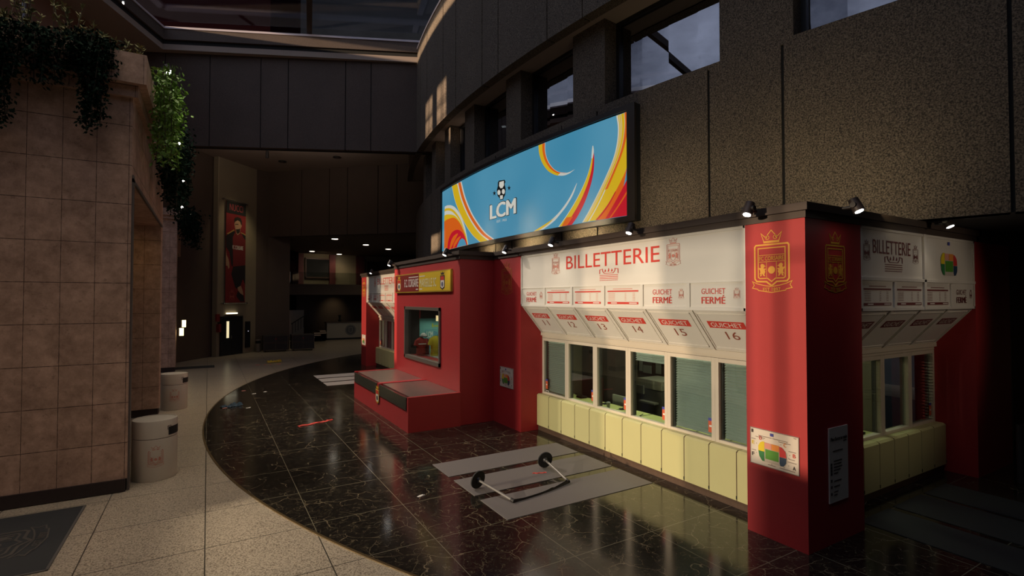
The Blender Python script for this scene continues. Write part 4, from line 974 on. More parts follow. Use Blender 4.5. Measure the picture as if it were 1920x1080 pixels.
# hanging hook
A = [(708,292),(713,350),(732,415),(765,468),(800,497),(845,514),(900,508)]; Bn = [(757,273),(757,330),(768,385),(790,432),(820,468),(855,488),(905,494)]
band('swirl_yellow', cY, A, lerp(A,Bn,.55), .006); band('swirl_orange', cO, lerp(A,Bn,.55), lerp(A,Bn,.93), .006); band('swirl_white', cW, lerp(A,Bn,.93), Bn, .008)
band('swirl_white', cW, [(845,514),(885,514),(925,500),(966,470)], [(862,494),(895,496),(930,488),(966,470)], .010)
# tall blade
A = [(1089,303),(1080,400),(1058,495),(1018,600),(965,705),(910,795),(846,888)]; Bn = [(1092,303),(1100,400),(1092,510),(1066,620),(1028,725),(985,810),(942,875)]
band('swirl_white', cW, A, lerp(A,Bn,.5), .004); band('swirl_yellow', cY, lerp(A,Bn,.06), lerp(A,Bn,.55), .006); band('swirl_red', cR, lerp(A,Bn,.5), Bn, .008)
band('swirl_orange', cO, [(905,820),(885,855),(870,888)], [(950,815),(925,855),(905,882)], .010)
band('swirl_white', cW, [(1089,303),(1084,340),(1080,395)], [(1094,303),(1098,345),(1090,395)], .012)
# thin blade
A = [(976,572),(930,668),(880,745),(830,805),(765,862),(678,918)]; Bn = [(978,574),(950,655),(905,735),(860,795),(812,850),(740,905)]
band('swirl_white', cW, A, Bn, .004); band('swirl_yellow', cY, [(835,812),(770,856),(672,918)], [(815,828),(770,870),(712,910)], .006)
# big right sweep
A = [(1255,88),(1266,180),(1258,290),(1232,400),(1184,520),(1124,650),(1062,775),(1012,862)]
Bn = [(1340,58),(1340,150),(1325,260),(1296,370),(1250,490),(1195,620),(1140,740),(1078,852)]
band('swirl_yellow', cY, A, Bn, .004)
for k in (.02,.22,.36,.66): band('swirl_white', cW, lerp(A,Bn,k), lerp(A,Bn,k+(.12 if k in (.02,.66) else .04)), .008)
E2 = [(1395,40),(1395,180),(1392,330),(1340,440),(1295,550),(1240,660),(1190,760),(1130,846)]
band('swirl_yellow', cY, Bn, E2, .004)
band('swirl_orange', cO, lerp(A,Bn,.70)[:6], lerp(A,Bn,1.0)[:6], .012)
sign_poly('swirl_orange', cO, cr([(1395,300),(1352,420),(1310,520),(1250,640),(1185,750),(1108,850)])+[(1200,838),(1300,640),(1395,440)], .016)
sign_poly('swirl_red', cR, cr([(1395,440),(1345,530),(1300,620),(1240,730),(1178,840)])+[(1395,812)], .020)
band('swirl_orange', cO, [(1372,560),(1330,640),(1270,740),(1205,836)], [(1372,575),(1335,652),(1278,745),(1218,833)], .024)
band('swirl_red', cR, [(1250,640),(1200,730),(1150,800),(1110,848)], [(1255,645),(1208,735),(1160,805),(1125,845)], .024)
# LCM, trophy, stars
m_lw, m_dk = em('light_letter', (.72,.70,.62), .75), mat('sign_dark_print', (.02,.03,.035), .4)
def sm(x, y, c): th, v = sheet(x, y); return smap(th, ZB+(ZT-ZB)*v, c)
def sheet_text(txt, m, x0, x1, ya, yb, yc, yd, off, bold=True):
    # (x0,ya)-(x1,yb) baseline, (x0,yc)-(x1,yd) top
    vs, fs = text_mesh(txt, bold); mb = MB()
    mb.add([sm(x0+(x1-x0)*a, (ya+(yb-ya)*a)*(1-b)+(yc+(yd-yc)*a)*b, off+l) for a,b,l in vs], fs); mb.build('lettering', m, t)
sheet_text('LCM', m_dk, 364,558,834,788,722,664,.012, 2.6); sheet_text('LCM', m_lw, 369,553,830,784,726,670,.020, 2.0)
sheet_text('EST. 1922', m_lw, 418,487,852,838,836,822,.016, False)
def sp(nm, m, pts, off): mb = MB(); mb.add([sm(x,y,off) for x,y in pts], [tuple(range(len(pts)))]); mb.build(nm, m, t)
sp('trophy', m_dk, [(424,560),(432,546),(472,540),(478,556),(472,570),(480,610),(476,650),(466,668),(462,684),(440,688),(438,676),(422,655),(417,615),(424,585)], .012)
sp('trophy_cup', m_lw, [(436,556),(467,548),(468,580),(458,600),(444,602),(434,585)], .018)
for cx,cy in ((433,632),(464,626)): sp('trophy_ball', m_lw, [(cx+11*math.cos(i*PI/6), cy+19*math.sin(i*PI/6)) for i in range(12)], .018)
sp('trophy_foot', m_lw, [(440,655),(460,652),(460,678),(442,682)], .018)
for cx,cy in ((400,637),(503,600)):
    sp('star', m_dk, [(cx+(13 if i%2==0 else 5)*math.sin(i*PI/5), cy-(22 if i%2==0 else 8)*math.cos(i*PI/5)) for i in range(10)], .012)

# ------------------------------------------------------------------ spot fixtures on the cornice
M_lens = emis('spot_lens', (1,.97,.9), 20)
def spot_fixture(x, y, nx, ny, lab, power=0, aim=None, cone=80):
    """(nx,ny) outward direction from the cornice"""
    t = thing('cornice_spotlight', (x-nx*.22,y-ny*.22,4.40), 'small black cornice spotlight, '+lab, 'spotlight', 'cornice spotlights')
    b = Vector((x,y,4.40)); n = Vector((nx,ny,0)); s = Vector((-ny,nx,0))
    MB().tube(b-n*.16+Vector((0,0,-.02)), b+Vector((0,0,-.02)), .022).build('arm', M_black, t)
    MB().tube(b+s*.09, b-s*.09, .035).build('swivel', M_black, t)
    d = (Vector((0,0,-1))-n*-.45).normalized(); c = b+Vector((0,0,.0))
    MB().tube(c-d*.09, c+d*.09, .06, .07, 20).build('housing', mat('spot_housing', (.03,.022,.02), .45), t, smooth=True)
    MB().tube(c+d*.088, c+d*.095, .048, n=20).build('lens', M_lens, t)
    if power:
        L = bpy.data.lights.new('spotlight_beam', 'SPOT'); L.energy = power; L.color = (1,.86,.66); L.spot_size = math.radians(cone); L.spot_blend = .9; L.shadow_soft_size = .05
        o = bpy.data.objects.new('spotlight_beam', L); COL.objects.link(o); o.parent = t; p = c+d*.13; o.location = p-wloc(t)
        dd = (Vector(aim)-p).normalized() if aim else d
        o.rotation_euler = dd.to_track_quat('-Z','Y').to_euler()
    return t
spot_fixture(6.20,4.25,-1,0,'above the nearest red pillar', 6, (6.6,6.0,1.0))
spot_fixture(6.20,6.48,-1,0,'above the right part of the sunlit sign board', 9, (6.5,6.5,.4), 100)
spot_fixture(6.20,8.80,-1,0,'above the left part of the sunlit sign board', 9, (6.5,8.8,.4), 100)
spot_fixture(6.20,10.75,-1,0,'above the left pillar of the sunlit counter', 5, (6.6,10.2,.6))
spot_fixture(5.26,12.2,-1,0,'at the right corner of the display block', 8, (5.6,13.2,.8))
spot_fixture(5.26,16.9,-1,0,'at the left corner of the display block', 6, (5.2,15.5,.8))
spot_fixture(6.20,19.0,-1,0,'above the far counter, nearest of its pair', 9, (6.8,20,.5))
spot_fixture(6.20,22.6,-1,0,'above the far counter, farther of its pair', 9, (6.8,21.8,.5))
spot_fixture(7.15,3.38,0,-1,'above the shaded face of the nearest pillar', 2, (7.2,3.5,1))
spot_fixture(9.9,3.38,0,-1,'above the shaded sign board at the right', 4, (9.9,3.5,.5), 100)
# courtyard floods with three lenses on the ring beam
for x,y,z,lab in ((-3.0,24.9,14.78,'left ring beam'),(8.62,19.6,14.55,'top of the curved wall')):
    t = thing('triple_floodlight', (x,y,z-.1), 'three small lit lenses of a floodlight on the '+lab, 'floodlight')
    MB().box(x-.12,y-.45,z-.1,x+.12,y+.45,z-.02).build('housing', M_black, t)
    for i in (-1,0,1):
        MB().tube((x,y+.3*i,z-.1),(x-.0,y+.3*i,z-.14),.075).build('lens', M_lens, t)

# ------------------------------------------------------------------ floor mats and litter
for i,(y0,y1,lab) in enumerate(((8.53,9.32,'farthest of the three before the sunlit counter'),(7.50,8.32,'middle of the three before the sunlit counter'),(6.45,7.30,'nearest of the three before the sunlit counter'))):
    tag(MB().box(3.75,y0,0.001,6.67,y1,.008).build('floor_mat', M_grey, bevel=.002), 'grey rubber floor strip, '+lab, 'mat', 'grey floor strips before the sunlit counter')
for i,(y0,y1,lab) in enumerate(((19.68,20.47,'nearest'),(20.68,21.5,'middle'),(21.7,22.55,'farthest'))):
    tag(MB().box(3.8,y0,0.001,6.67,y1,.006).build('floor_mat', M_mat3), 'pale floor strip before the far counter, '+lab+' of three', 'mat', 'pale floor strips before the far counter')
for i,(x0,x1,lab) in enumerate(((8.08,8.95,'nearest the big red pillar'),(9.1,10.05,'middle one'),(10.15,11.0,'farthest to the right'))):
    tag(MB().box(x0,.9,0.001,x1,3.84,.008).build('floor_mat', mat('dark_rubber_strip', (.03,.029,.029), .6)), 'dark floor strip before the shaded counter, '+lab, 'mat', 'dark floor strips before the shaded counter')
t = thing('entrance_mat', (-3,9.2,0), 'dark blue-grey entrance mat with crest outline before the stone wall', 'mat')
MB().box(-5.2,8.08,-.011,-1.62,10.24,-.002).build('carpet', mat('mat_navy', (.022,.024,.026), .8, bump=.3, bscale=200), t)
mb = MB(); mb.box(-5.2,10.24,-.011,-1.60,10.27,0); mb.box(-1.62,8.06,-.011,-1.59,10.27,0); mb.box(-5.2,8.05,-.011,-1.6,8.08,0); mb.build('metal_rim', mat('mat_rim', (.09,.085,.08), .4), t)
fm = Fr((-2.55,9.15,-.002),(0,1,0),(-1,0,0)); crest(t, fm, 0, -.7, 1.0, mat('mat_print', (.07,.06,.05), .7), off=.001)
tag(MB().box(-1.75,27.7,-.011,.3,28.6,0).build('entrance_mat', MATS['mat_navy']), 'far dark entrance mat beyond the second stone pier', 'mat')

def bin_(x, y, r, h, lab):
    t = thing('waste_bin', (x,y,0), lab, 'bin')
    z0 = -.012
    MB().lathe([(r*.98,0),(r,.02),(r,h*.68),(r*.99,h*.70)], (x,y,z0), 48).build('bin_body', M_bin, t, smooth=True)
    mb = MB(); mb.lathe([(r*.97,h*.70),(r*.97,h*.71)], (x,y,z0), 48); mb.build('seam', M_textdark, t)
    mb = MB(); mb.lathe([(r,h*.71),(r,h*.985),(r*.985,h),(r*.94,h*1.0),(r*.93,h*.985),(r*.2,h*.982)], (x,y,z0), 48); mb.build('bin_lid', M_bin, t, smooth=True)
    # opening on the right-hand side
    d = Vector((.97,-.24)); s = Vector((-d.y,d.x))
    mb = MB(); vs = []
    for zz in (.74,.88):
        for k in range(9):
            a = (k-4)*.16; q = d*math.cos(a)+s*math.sin(a); vs.append((x+q.x*(r+.004), y+q.y*(r+.004), z0+h*zz))
    mb.add(vs, [(k,k+1,10+k,9+k) for k in range(8)]); mb.build('bin_opening', M_blackm, t)
    # crest on the face towards the camera
    cd = Vector((.0-x+.55,0-y)).normalized()
    fr = Fr((x+cd.x*(r), y+cd.y*(r), z0+h*.2), (-cd.y,cd.x,0), (0,0,1))
    pr = mat('bin_print', (.50,.20,.15), .5)
    W = .25; a = CREST
    mb = MB()
    ang0 = math.atan2(cd.y, cd.x)
    for pl in a.polys:
        mb.add([(x+(r+.003)*math.cos(ang0+px*W/r), y+(r+.003)*math.sin(ang0+px*W/r), z0+h*.25+py*W) for px,py in pl], [tuple(range(len(pl)))])
    c = mb.build('crest', pr, t)
    mb = MB()
    a2 = Art().stroke([(-.03,0),(.03,0),(.03,.06),(-.03,.06)], .01, True)
    for pl in a2.polys: mb.add([(x+(r+.003)*math.cos(ang0+.62+px/r), y+(r+.003)*math.sin(ang0+.62+px/r), z0+h*.84+py) for px,py in pl], [tuple(range(len(pl)))])
    mb.build('small_pictogram', M_textdark, t)
    return t
bin_(-.80,11.32,.345,1.05,'white round waste bin with red crest, the nearer one, at the stone wall corner')
bin_(-.82,18.0,.335,1.03,'white round waste bin with red crest beside the second stone pier, the farther one')

# fallen barrier posts
def post(cx, cy, tx, ty, lab):
    t = thing('fallen_barrier_post', ((cx+tx)/2,(cy+ty)/2,0), lab, 'barrier post', 'fallen barrier posts')
    R = .15; a = Vector((cx,cy,R+.012)); b = Vector((tx,ty,.035)); d = (b-a).normalized()
    MB().tube(a-d*.012, a+d*.012, R, n=32).build('round_base', M_blackm, t)
    MB().tube(a+d*.012, a+d*.05, .05, .03).build('base_collar', M_black, t)
    MB().tube(a+d*.04, b-d*.05, .021, n=16).build('post_tube', mat('post_grey', (.20,.19,.175), .35, metal=.4), t, smooth=True)
    MB().tube(b-d*.07, b, .028, n=16).build('post_head', M_black, t)
    return a, b
a1,b1 = post(3.93,7.74,4.15,6.92,'fallen barrier post with round black foot on the nearest grey strip, left one')
a2,b2 = post(5.50,8.04,5.40,7.17,'fallen barrier post with round black foot, right one of the pair')
mb = MB(); N_ = 24; vs = []
for i in range(N_+1):
    s = i/N_; p = b1.lerp(b2, s); zz = .05-.035*math.sin(PI*min(1,s*1.4))**.5 if s < .7 else .02+.03*(s-.7)/.3
    wob = .05*math.sin(s*PI)
    vs += [(p.x+.01, p.y-wob, .014), (p.x-.005, p.y-wob, .014+max(.02,zz))]
mb.add(vs, [(2*i,2*i+2,2*i+3,2*i+1) for i in range(N_)])
mb.add([(x,y+.03,z) for x,y,z in vs], [(2*i,2*i+2,2*i+3,2*i+1) for i in range(N_)])
tag(mb.build('barrier_belt', M_black), 'slack black belt stretched between the two fallen barrier posts', 'belt')

def crumple(name, x, y, L, W, ang, m, lab, cat, n=14, z0=.004, hh=.03):
    mb = MB(); vs = []; d = Vector((math.cos(ang),math.sin(ang))); s = Vector((-d.y,d.x)); K = 4
    for i in range(n+1):
        c = Vector((x,y))+d*L*(i/n-.5)+s*(.12*L*math.sin(i*1.1)*.3)
        for j in range(K+1):
            q = c+s*W*((j/K)-.5)*(.6+.4*random.random()); vs.append((q.x,q.y,z0+hh*random.random()*(.2 if j in (0,K) else 1)))
    mb.add(vs, [(i*(K+1)+j,(i+1)*(K+1)+j,(i+1)*(K+1)+j+1,i*(K+1)+j+1) for i in range(n) for j in range(K)])
    return tag(mb.build(name, m), lab, cat)
crumple('dropped_scarf', 2.42,13.95,.95,.13,.35,mat('scarf_red', (.62,.06,.04), .8),'crumpled red scarf lying on the black marble floor','scarf')
crumple('dropped_ribbon', 5.25,7.86,.26,.06,-.35,MATS['scarf_red'],'small red and white ribbon on the middle grey strip','ribbon', z0=.012, hh=.01)
crumple('crumpled_garment', .63,17.4,.55,.35,.3,mat('cap_blue', (.03,.06,.09), .8),'crumpled dark blue garment near the rim of the black marble','garment', hh=.1)
crumple('dropped_cloth', 2.9,28.4,.7,.35,.2,mat('cloth_yellow', (.60,.42,.04), .8),'crumpled yellow cloth on the pale floor in the distance','cloth', z0=-.008, hh=.14)
for i,(x,y) in enumerate(((2.1,27.6),(2.4,27.5),(2.65,27.4),(3.0,27.4))):
    tag(crumple('paper_scrap', x,y,.2,.12,i,mat('scrap_pink', (.55,.2,.16), .8),'','scrap', n=4, z0=-.008, hh=.03), 'red and white paper scrap beside the distant yellow cloth', 'scrap', 'scraps beside the yellow cloth')
for x,y,lab,m in ((1.1,20.1,'pink scrap at the rim of the marble floor',MATS['scrap_pink']),(1.36,19.3,'white scrap on a tile joint near the marble rim',M_textwhite),(1.72,19.5,'white scrap second from the marble rim',M_textwhite),(.45,17.2,'pink scrap beside the blue garment',MATS['scrap_pink']),(1.05,16.9,'white scrap right of the blue garment',M_textwhite),(3.0,7.95,'tiny scrap left of the grey strips',M_textwhite)):
    tag(crumple('paper_scrap', x,y,.13,.07,.4,m,'','scrap', n=4, hh=.012), 'tiny '+lab, 'scrap')

# ------------------------------------------------------------------ plants
def leaf(mb, p, d, L, W):
    d = d.normalized(); s = d.cross(Vector((random.uniform(-1,1),random.uniform(-1,1),random.uniform(-1,1)))).normalized(); n = d.cross(s)
    mb.add([tuple(p), tuple(p+d*L*.45+s*W/2+n*L*.05), tuple(p+d*L), tuple(p+d*L*.45-s*W/2+n*L*.05)], [(0,1,2,3)])
def hanging(name, strands, m, lab, cat='vine', per=60, L=.10, W=.055, spread=.14):
    t = thing(name, strands[0][0], lab, cat)
    mb = MB(); st = MB()
    for top, length in strands:
        x,y,z = top; ox,oy = random.uniform(-.1,.1), random.uniform(-.1,.1); prev = Vector(top)
        k = int(per*length)
        for i in range(k):
            s = i/k; zz = z-length*s
            p = Vector((x+ox*s+random.gauss(0,spread*(1-.5*s)), y+oy*s+random.gauss(0,spread*(1-.5*s)), zz+random.uniform(-.08,.08)))
            leaf(mb, p, Vector((random.uniform(-.8,.8),random.uniform(-.8,.8),random.uniform(-1,.1))), L*random.uniform(.6,1.2), W*random.uniform(.7,1.2))
        for q in range(6):
            nx = Vector((x+ox*(q+1)/6, y+oy*(q+1)/6, z-length*(q+1)/6)); st.tube(prev, nx, .008, n=5); prev = nx
    mb.build('foliage', m, t); st.build('stems', mat('stem_brown', (.05,.035,.02), .8), t)['kind'] = 'stuff'
    return t
def rs(x0,x1,y0,y1,z,l0,l1,n): return [((random.uniform(x0,x1),random.uniform(y0,y1),z),random.uniform(l0,l1)) for _ in range(n)]
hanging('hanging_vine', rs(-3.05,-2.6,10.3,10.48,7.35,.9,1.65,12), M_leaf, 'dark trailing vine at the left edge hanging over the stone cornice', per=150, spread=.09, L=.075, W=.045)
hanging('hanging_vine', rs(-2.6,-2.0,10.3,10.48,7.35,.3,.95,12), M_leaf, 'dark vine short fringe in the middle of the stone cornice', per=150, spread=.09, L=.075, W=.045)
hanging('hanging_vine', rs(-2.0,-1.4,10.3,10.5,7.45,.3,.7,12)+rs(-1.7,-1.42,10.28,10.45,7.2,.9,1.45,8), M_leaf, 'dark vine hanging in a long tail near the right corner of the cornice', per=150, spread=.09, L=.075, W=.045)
# upright shrubs on the cornice
t = thing('planter_shrub', (-2.2,10.9,7.3), 'olive green upright shrubs growing on top of the stone cornice', 'shrub')
mb = MB(); st = MB()
for i in range(75):
    x = random.uniform(-3.6,-1.1); y = random.uniform(10.6,11.8); h = random.uniform(.35,.9)*(1.0 if x < -1.7 else .55); b = Vector((x,y,7.25)); tp = b+Vector((random.uniform(-.2,.2),random.uniform(-.2,.2),h)); st.tube(b,tp,.008,.004,5)
    for k in range(26):
        s = random.random()**.6; p = b.lerp(tp,s); leaf(mb, p, Vector((random.uniform(-1,1),random.uniform(-1,1),random.uniform(.1,1.2))), .1*random.uniform(.6,1.2), .03)
mb.build('foliage', M_leafo, t); st.build('stems', MATS['stem_brown'], t)
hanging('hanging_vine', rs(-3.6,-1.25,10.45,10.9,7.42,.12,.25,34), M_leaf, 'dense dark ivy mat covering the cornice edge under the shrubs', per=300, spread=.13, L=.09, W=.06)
# side vines, the green one is lit by a small lamp
def vx(px_, Y, X=-.8): return X
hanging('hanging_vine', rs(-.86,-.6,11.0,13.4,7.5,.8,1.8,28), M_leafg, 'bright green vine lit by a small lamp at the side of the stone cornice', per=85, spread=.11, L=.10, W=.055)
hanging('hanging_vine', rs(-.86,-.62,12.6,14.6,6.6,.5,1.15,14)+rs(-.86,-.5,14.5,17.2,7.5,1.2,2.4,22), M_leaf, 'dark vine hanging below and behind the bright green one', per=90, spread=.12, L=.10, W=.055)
hanging('hanging_vine', rs(-1.2,-.8,26.5,27.8,7.3,.5,1.2,10)+rs(-.9,-.5,27.5,29,7.2,.8,1.7,10), M_leaf, 'small dark vine over the capital of the far stone pier', per=70, spread=.2, L=.16, W=.09)
t = thing('vine_spotlight', (-.72,11.9,7.62), 'small lit spotlight above the bright green vine', 'spotlight')
MB().tube((-.95,11.9,7.3),(-.8,11.9,7.66),.015).build('arm', M_black, t)
MB().tube((-.75,11.9,7.72),(-.70,11.88,7.60),.07,.075).build('housing', M_black, t)
MB().tube((-.70,11.88,7.60),(-.696,11.878,7.59),.06).build('lens', M_lens, t)
L = bpy.data.lights.new('vine_lamp','SPOT'); L.energy = 26; L.color = (1,.95,.55); L.spot_size = math.radians(100); L.spot_blend = .8; L.shadow_soft_size = .04
o = bpy.data.objects.new('vine_lamp', L); COL.objects.link(o); o.location = (-.2,12.1,7.9); o.rotation_euler = (Vector((-.66,12.9,6.4))-Vector((-.2,12.1,7.9))).to_track_quat('-Z','Y').to_euler()
for (x,y,z,lab) in ((-.6,13.9,6.75,'highest, within the bright green vine'),(-.55,14.9,6.1,'in the dark vine, middle height'),(-.6,15.6,5.55,'lowest, in the dark vine tip'),(-.75,27.9,7.1,'in the far vine over the pier')):
    tag(MB().lathe([(.005,-.03),(.03,0),(.005,.03)], (x,y,z), 8).build('fairy_light', M_lampw), 'tiny glowing bulb among leaves, '+lab, 'light', 'tiny bulbs in the vines')
# wall lanterns
M_lan = emis('lantern_glow', (1,.75,.35), 3.5)
for x,y,lab in ((-1.0,27.25,'nearer and lower'),(-.98,29.3,'farther and higher')):
    z = 1.72 if y < 28 else 2.0
    t = thing('wall_lantern', (x,y,z-.15), 'small glowing wall lantern beyond the far stone pier, '+lab+' one', 'lamp')
    MB().box(x-.08,y-.08,z-.17,x+.08,y+.08,z+.17).build('lantern_glass', M_lan, t); MB().box(x-.1,y-.1,z+.17,x+.1,y+.1,z+.2).build('lantern_cap', M_black, t); MB().box(x-.2,y-.03,z+.1,x-.08,y+.03,z+.16).build('bracket', M_black, t)

# ------------------------------------------------------------------ off-frame enclosure: west front with openings and tints shaped for the sun patches, closed south wall
GX = -12.6
mb = MB()
def W(y0,y1,z0,z1,t=.25): mb.box(GX-t,y0,z0,GX,y1,z1)
SL, EL = .106, .085                  # sun travels +x, SL towards -y, EL down per metre
def gy_(y, x=6.48): return y+SL*(x-GX)
def gz_(z, x=6.48): return z+EL*(x-GX)
TOPZ = gz_(4.5)
SEC = [(gy_(3.0),gy_(4.52),gz_(1.0),.34),(gy_(4.52),gy_(6.05),0,.035),(gy_(6.05),gy_(8.2),0,.175),(gy_(8.2),gy_(10.6),0,.035),(gy_(16.4),gy_(22.2),gz_(1.0),.34),(gy_(24.2),gy_(25.6),gz_(1.0),.34)]
prev = -6
for a_, b_, zz, tn in SEC:
    if a_ > prev+.01: W(prev, a_, 0, 9.0)
    if zz > 0: W(a_, b_, 0, zz)
    if abs(a_-gy_(16.4)) < .01:      # higher opening cut for a sun patch above the far counter
        W(a_,20.9,TOPZ,9.0); W(23.9,b_,TOPZ,9.0); W(20.9,23.9,TOPZ,7.1); W(20.9,23.9,8.5,9.0); W(22.3,22.45,7.1,8.5)
    else: W(a_, b_, TOPZ, 9.0)
    prev = b_
W(prev, 40, 0, 9.0)
W(-6,19.75,9,15.5); W(21.05,21.6,9,15.5); W(22.9,40,9,15.5); W(19.75,22.9,9,11.25); W(19.75,22.9,13.25,15.5)
for y in (gy_(4.0), gy_(4.52), gy_(6.05)-.03, gy_(8.2)): W(y-.04,y+.04,0,TOPZ,.08)
for a_, b_, zz, tn in SEC: W(a_,b_,gz_(3.74),gz_(3.79),.08)
for z in (11.9,12.6): W(19.75,22.9,z-.04,z+.04,.08)
struct(mb.build('wall_west_gobo', M_darkwall))  # unseen wall, openings placed to throw sun patches on the counters
for k_, (a_, b_, zz, tn) in enumerate(SEC):
    if tn:
        zb_ = zz if zz > 0 else 0
        m_ = glass_mat('sun_filter_pane_%d' % k_, (tn**.5,)*3, -.02)  # tint added to dim the sun per counter section
        mb = MB(); mb.box(GX-.13,a_,zb_,GX-.12,b_,TOPZ); struct(mb.build('window_%d' % (50+k_), m_))
struct_box('wall_south', M_darkwall, (-12.8,-6.2,0,22,-6.0,15.6),(2.5,-4.2,0,22,-4.0,15.6))
struct_box('wall_east', M_darkwall, (20,-6,0,20.2,4.6,15.6))

# ------------------------------------------------------------------ world, lights, camera
w = bpy.data.worlds.new('World'); sc.world = w; w.use_nodes = True; nt = w.node_tree; N, Lk = nt.nodes, nt.links
bg = N['Background']
tc = N.new('ShaderNodeTexCoord'); no = N.new('ShaderNodeTexNoise'); no.inputs['Scale'].default_value = 2.6; no.inputs['Detail'].default_value = 7; no.inputs['Roughness'].default_value = .6
mp = N.new('ShaderNodeMapping'); mp.inputs['Scale'].default_value = (1,1,1.8); Lk.new(tc.outputs['Generated'], mp.inputs['Vector']); Lk.new(mp.outputs[0], no.inputs['Vector'])
rp = N.new('ShaderNodeValToRGB'); rp.color_ramp.elements[0].position = .36; rp.color_ramp.elements[1].position = .68
rp.color_ramp.elements[0].color = (.10,.105,.14,1); rp.color_ramp.elements[1].color = (.85,.86,.98,1); Lk.new(no.outputs['Fac'], rp.inputs['Fac'])
# darker towards +Y (north-east), brighter towards the sunset in the west
dt = N.new('ShaderNodeVectorMath'); dt.operation = 'DOT_PRODUCT'; dt.inputs[1].default_value = (-.62,-.62,.2); Lk.new(tc.outputs['Generated'], dt.inputs[0])
mr = N.new('ShaderNodeMapRange'); mr.inputs['From Min'].default_value = -.35; mr.inputs['From Max'].default_value = .35; mr.inputs['To Min'].default_value = .05; mr.inputs['To Max'].default_value = 2.4
Lk.new(dt.outputs['Value'], mr.inputs['Value'])
sc1 = N.new('ShaderNodeVectorMath'); sc1.operation = 'SCALE'; Lk.new(rp.outputs['Color'], sc1.inputs[0]); Lk.new(mr.outputs[0], sc1.inputs['Scale'])
Lk.new(sc1.outputs['Vector'], bg.inputs['Color']); bg.inputs['Strength'].default_value = .5

def sun():
    L = bpy.data.lights.new('evening_sun','SUN'); L.energy = 8.1; L.color = (1,.74,.5); L.angle = math.radians(.8)
    o = bpy.data.objects.new('evening_sun', L); COL.objects.link(o); o.location = (-10,14,8)
    o.rotation_euler = Vector((1,-SL,-EL)).to_track_quat('-Z','Y').to_euler()
sun()
def area(name, loc, aim, sx_, sy_, e, col, spread=180):
    L = bpy.data.lights.new(name,'AREA'); L.shape = 'RECTANGLE'; L.size = sx_; L.size_y = sy_; L.energy = e; L.color = col; L.spread = math.radians(spread)
    o = bpy.data.objects.new(name, L); COL.objects.link(o); o.location = loc; o.rotation_euler = (Vector(aim)-Vector(loc)).to_track_quat('-Z','Y').to_euler(); return o
def spot(name, loc, aim, e, col, cone, blend=.6, r=.3):
    L = bpy.data.lights.new(name,'SPOT'); L.energy = e; L.color = col; L.spot_size = math.radians(cone); L.spot_blend = blend; L.shadow_soft_size = r
    o = bpy.data.objects.new(name, L); COL.objects.link(o); o.location = loc; o.rotation_euler = (Vector(aim)-Vector(loc)).to_track_quat('-Z','Y').to_euler(); return o
# unseen fill spot added to brighten the sunlit counter evenly
fl = spot('counter_fill_spot', (-8.0,7.5,2.6), (6.5,7.47,1.9), 4700, (1,.86,.66), 60, .1, .012)
t = thing('fill_spot_mask', (-7.9,7.5,0), 'added black box on a stand, its opening shaping fill light on the sunlit counter', 'floodlight')
mb = MB(); ya, yb, za, zb = 7.5-.1035, 7.5+.1035, 2.6-.166, 2.6+.056  # plates added to trim the fill spot to a rectangle
mb.box(-7.51,7.1,2.2,-7.5,ya,3.0); mb.box(-7.51,yb,2.2,-7.5,7.9,3.0); mb.box(-7.51,ya,2.2,-7.5,yb,za); mb.box(-7.51,ya,zb,-7.5,yb,3.0)
mb.box(-8.3,7.1,2.2,-7.5,7.11,3.0); mb.box(-8.3,7.89,2.2,-7.5,7.9,3.0); mb.box(-8.3,7.1,2.2,-7.5,7.9,2.21); mb.box(-8.3,7.1,2.99,-7.5,7.9,3.0); mb.box(-8.31,7.1,2.2,-8.3,7.9,3.0)
mb.build('mask_plates', M_blackm, t); MB().tube((-7.9,7.5,0),(-7.9,7.5,2.2),.03).build('stand', M_black, t)
# warm fill lights added for the stone wall and pale floor, no fixtures there
area('stone_wall_fill', (-4.5,2.5,6.5), (-3.0,10.5,0), 3, 3, 15, (1,.72,.48), 80)
area('floor_fill', (-.6,14.0,13.5), (-.2,15.0,0), 6, 13, 215, (1,.82,.58), 70)
spot('ring_flood', (-2.7,24.6,14.4), (5.6,13.2,1.2), 7600, (1,.84,.70), 36, .7, .15)
for y_, e_ in ((5.2,16),(7.6,20),(10,34),(12.4,34),(14.8,24)): area('roof_uplight', (7.1,y_,4.48), (8.2,y_,4.60 if y_ > 9 else 4.9), .06, 2.2, e_, (1,.80,.46), 90 if y_ > 9 else 140)
for x_ in (8.0,10.5): area('roof_uplight', (x_,3.95,4.5), (x_+.9,4.4,5.6), 1.6, .1, 9, (1,.82,.5))
spot('side_board_fill', (10.6,-.6,4.0), (10.1,3.9,2.9), 85, (1,.80,.62), 62, .7, .3)  # fill spot added to lift the shaded sign board
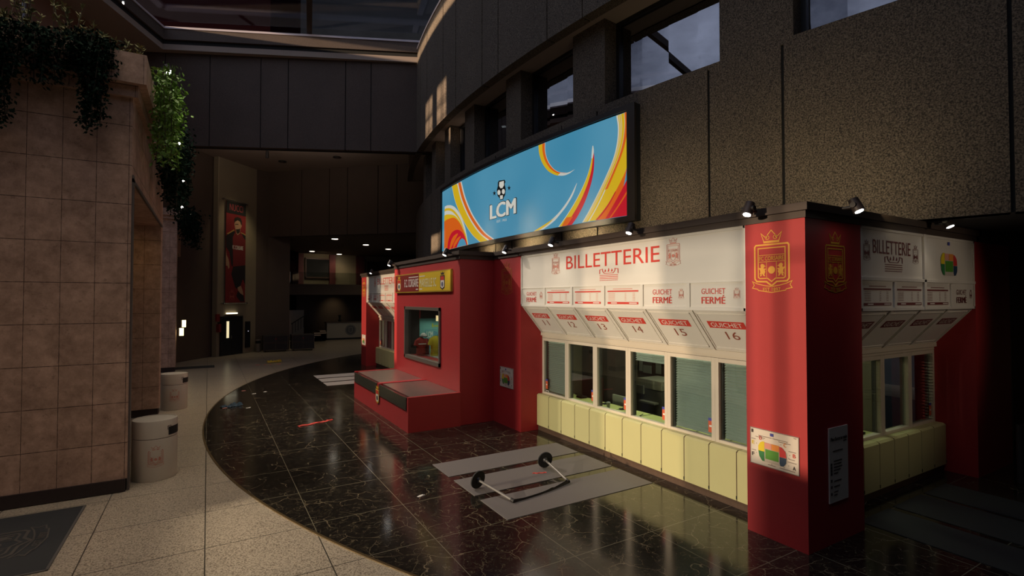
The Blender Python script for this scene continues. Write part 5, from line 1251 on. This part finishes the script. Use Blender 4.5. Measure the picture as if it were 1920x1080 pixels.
spot('portal_glow', (-1.7,15.2,5.0), (-1.7,17.3,2.6), 14, (1,.62,.22), 110, .8)
area('office_ceiling_lamp', (9.2,7.6,4.1), (9.2,7.6,0), .6, 1.6, 40, (.92,1,.75))
area('counter_lamp', (7.75,8.0,4.1), (7.75,8.0,0), .4, 4.5, 36, (.95,1,.7), 90)
area('office_ceiling_lamp', (9.8,5.4,4.1), (9.8,5.4,0), .6, .6, 22, (.92,1,.75))
for x_ in (6.1,6.4,6.75): spot('display_case_lamp', (x_,15.45,2.9), (x_,15.85,1.6), 16, (1,.95,.8), 70, .8, .03)
area('display_case_lamp', (6.2,14.4,2.92), (6.1,14.6,1.4), .3, 1.5, 10, (.9,1,.9))
spot('banner_lamp', nfr.p(.9,10.2,1.6), nfr.p(1.1,6,0), 120, (1,.8,.5), 60, .8)
area('lobby_ceiling_fill', (2.5,27.0,10.2), (2.8,28.2,11.1), 7, .2, 40, (1,.82,.7))  # hidden area light added to brighten the lobby ceiling
spot('banner_wall_glow', nfr.p(1.9,9.5,1.0), nfr.p(2.2,3,0), 90, (1,.85,.5), 60, .8)
for x_, y_ in ((6.97,34.01),(9.64,36.63),(7.21,43.86),(9.69,45.2),(11.97,38.94)): spot('hall_lamp', (x_,y_,6.98), (x_,y_,0), 55, (1,.8,.5), 140, .8, .12)
spot('desk_glow', (9.2,44,3.4), (9.2,45.5,2.2), 30, (1,.78,.45), 80, .9)
spot('mezzanine_glow', (8,43.5,6.8), (8.5,46.3,5.2), 45, (1,.8,.55), 120, .9)

cam = bpy.data.cameras.new('Camera'); cam.lens = 18.0; cam.sensor_width = 36.0; cam.sensor_fit = 'HORIZONTAL'; cam.clip_end = 300
co = bpy.data.objects.new('Camera', cam); COL.objects.link(co); co.location = (0,0,3.2)
co.rotation_euler = (PI/2+math.atan(20/960), 0, -math.atan2(570,960))
sc.camera = co
sc.view_settings.view_transform = 'Standard'; sc.view_settings.look = 'None'; sc.view_settings.gamma = 1; sc.view_settings.exposure = 0
sc.view_settings.use_curve_mapping = False
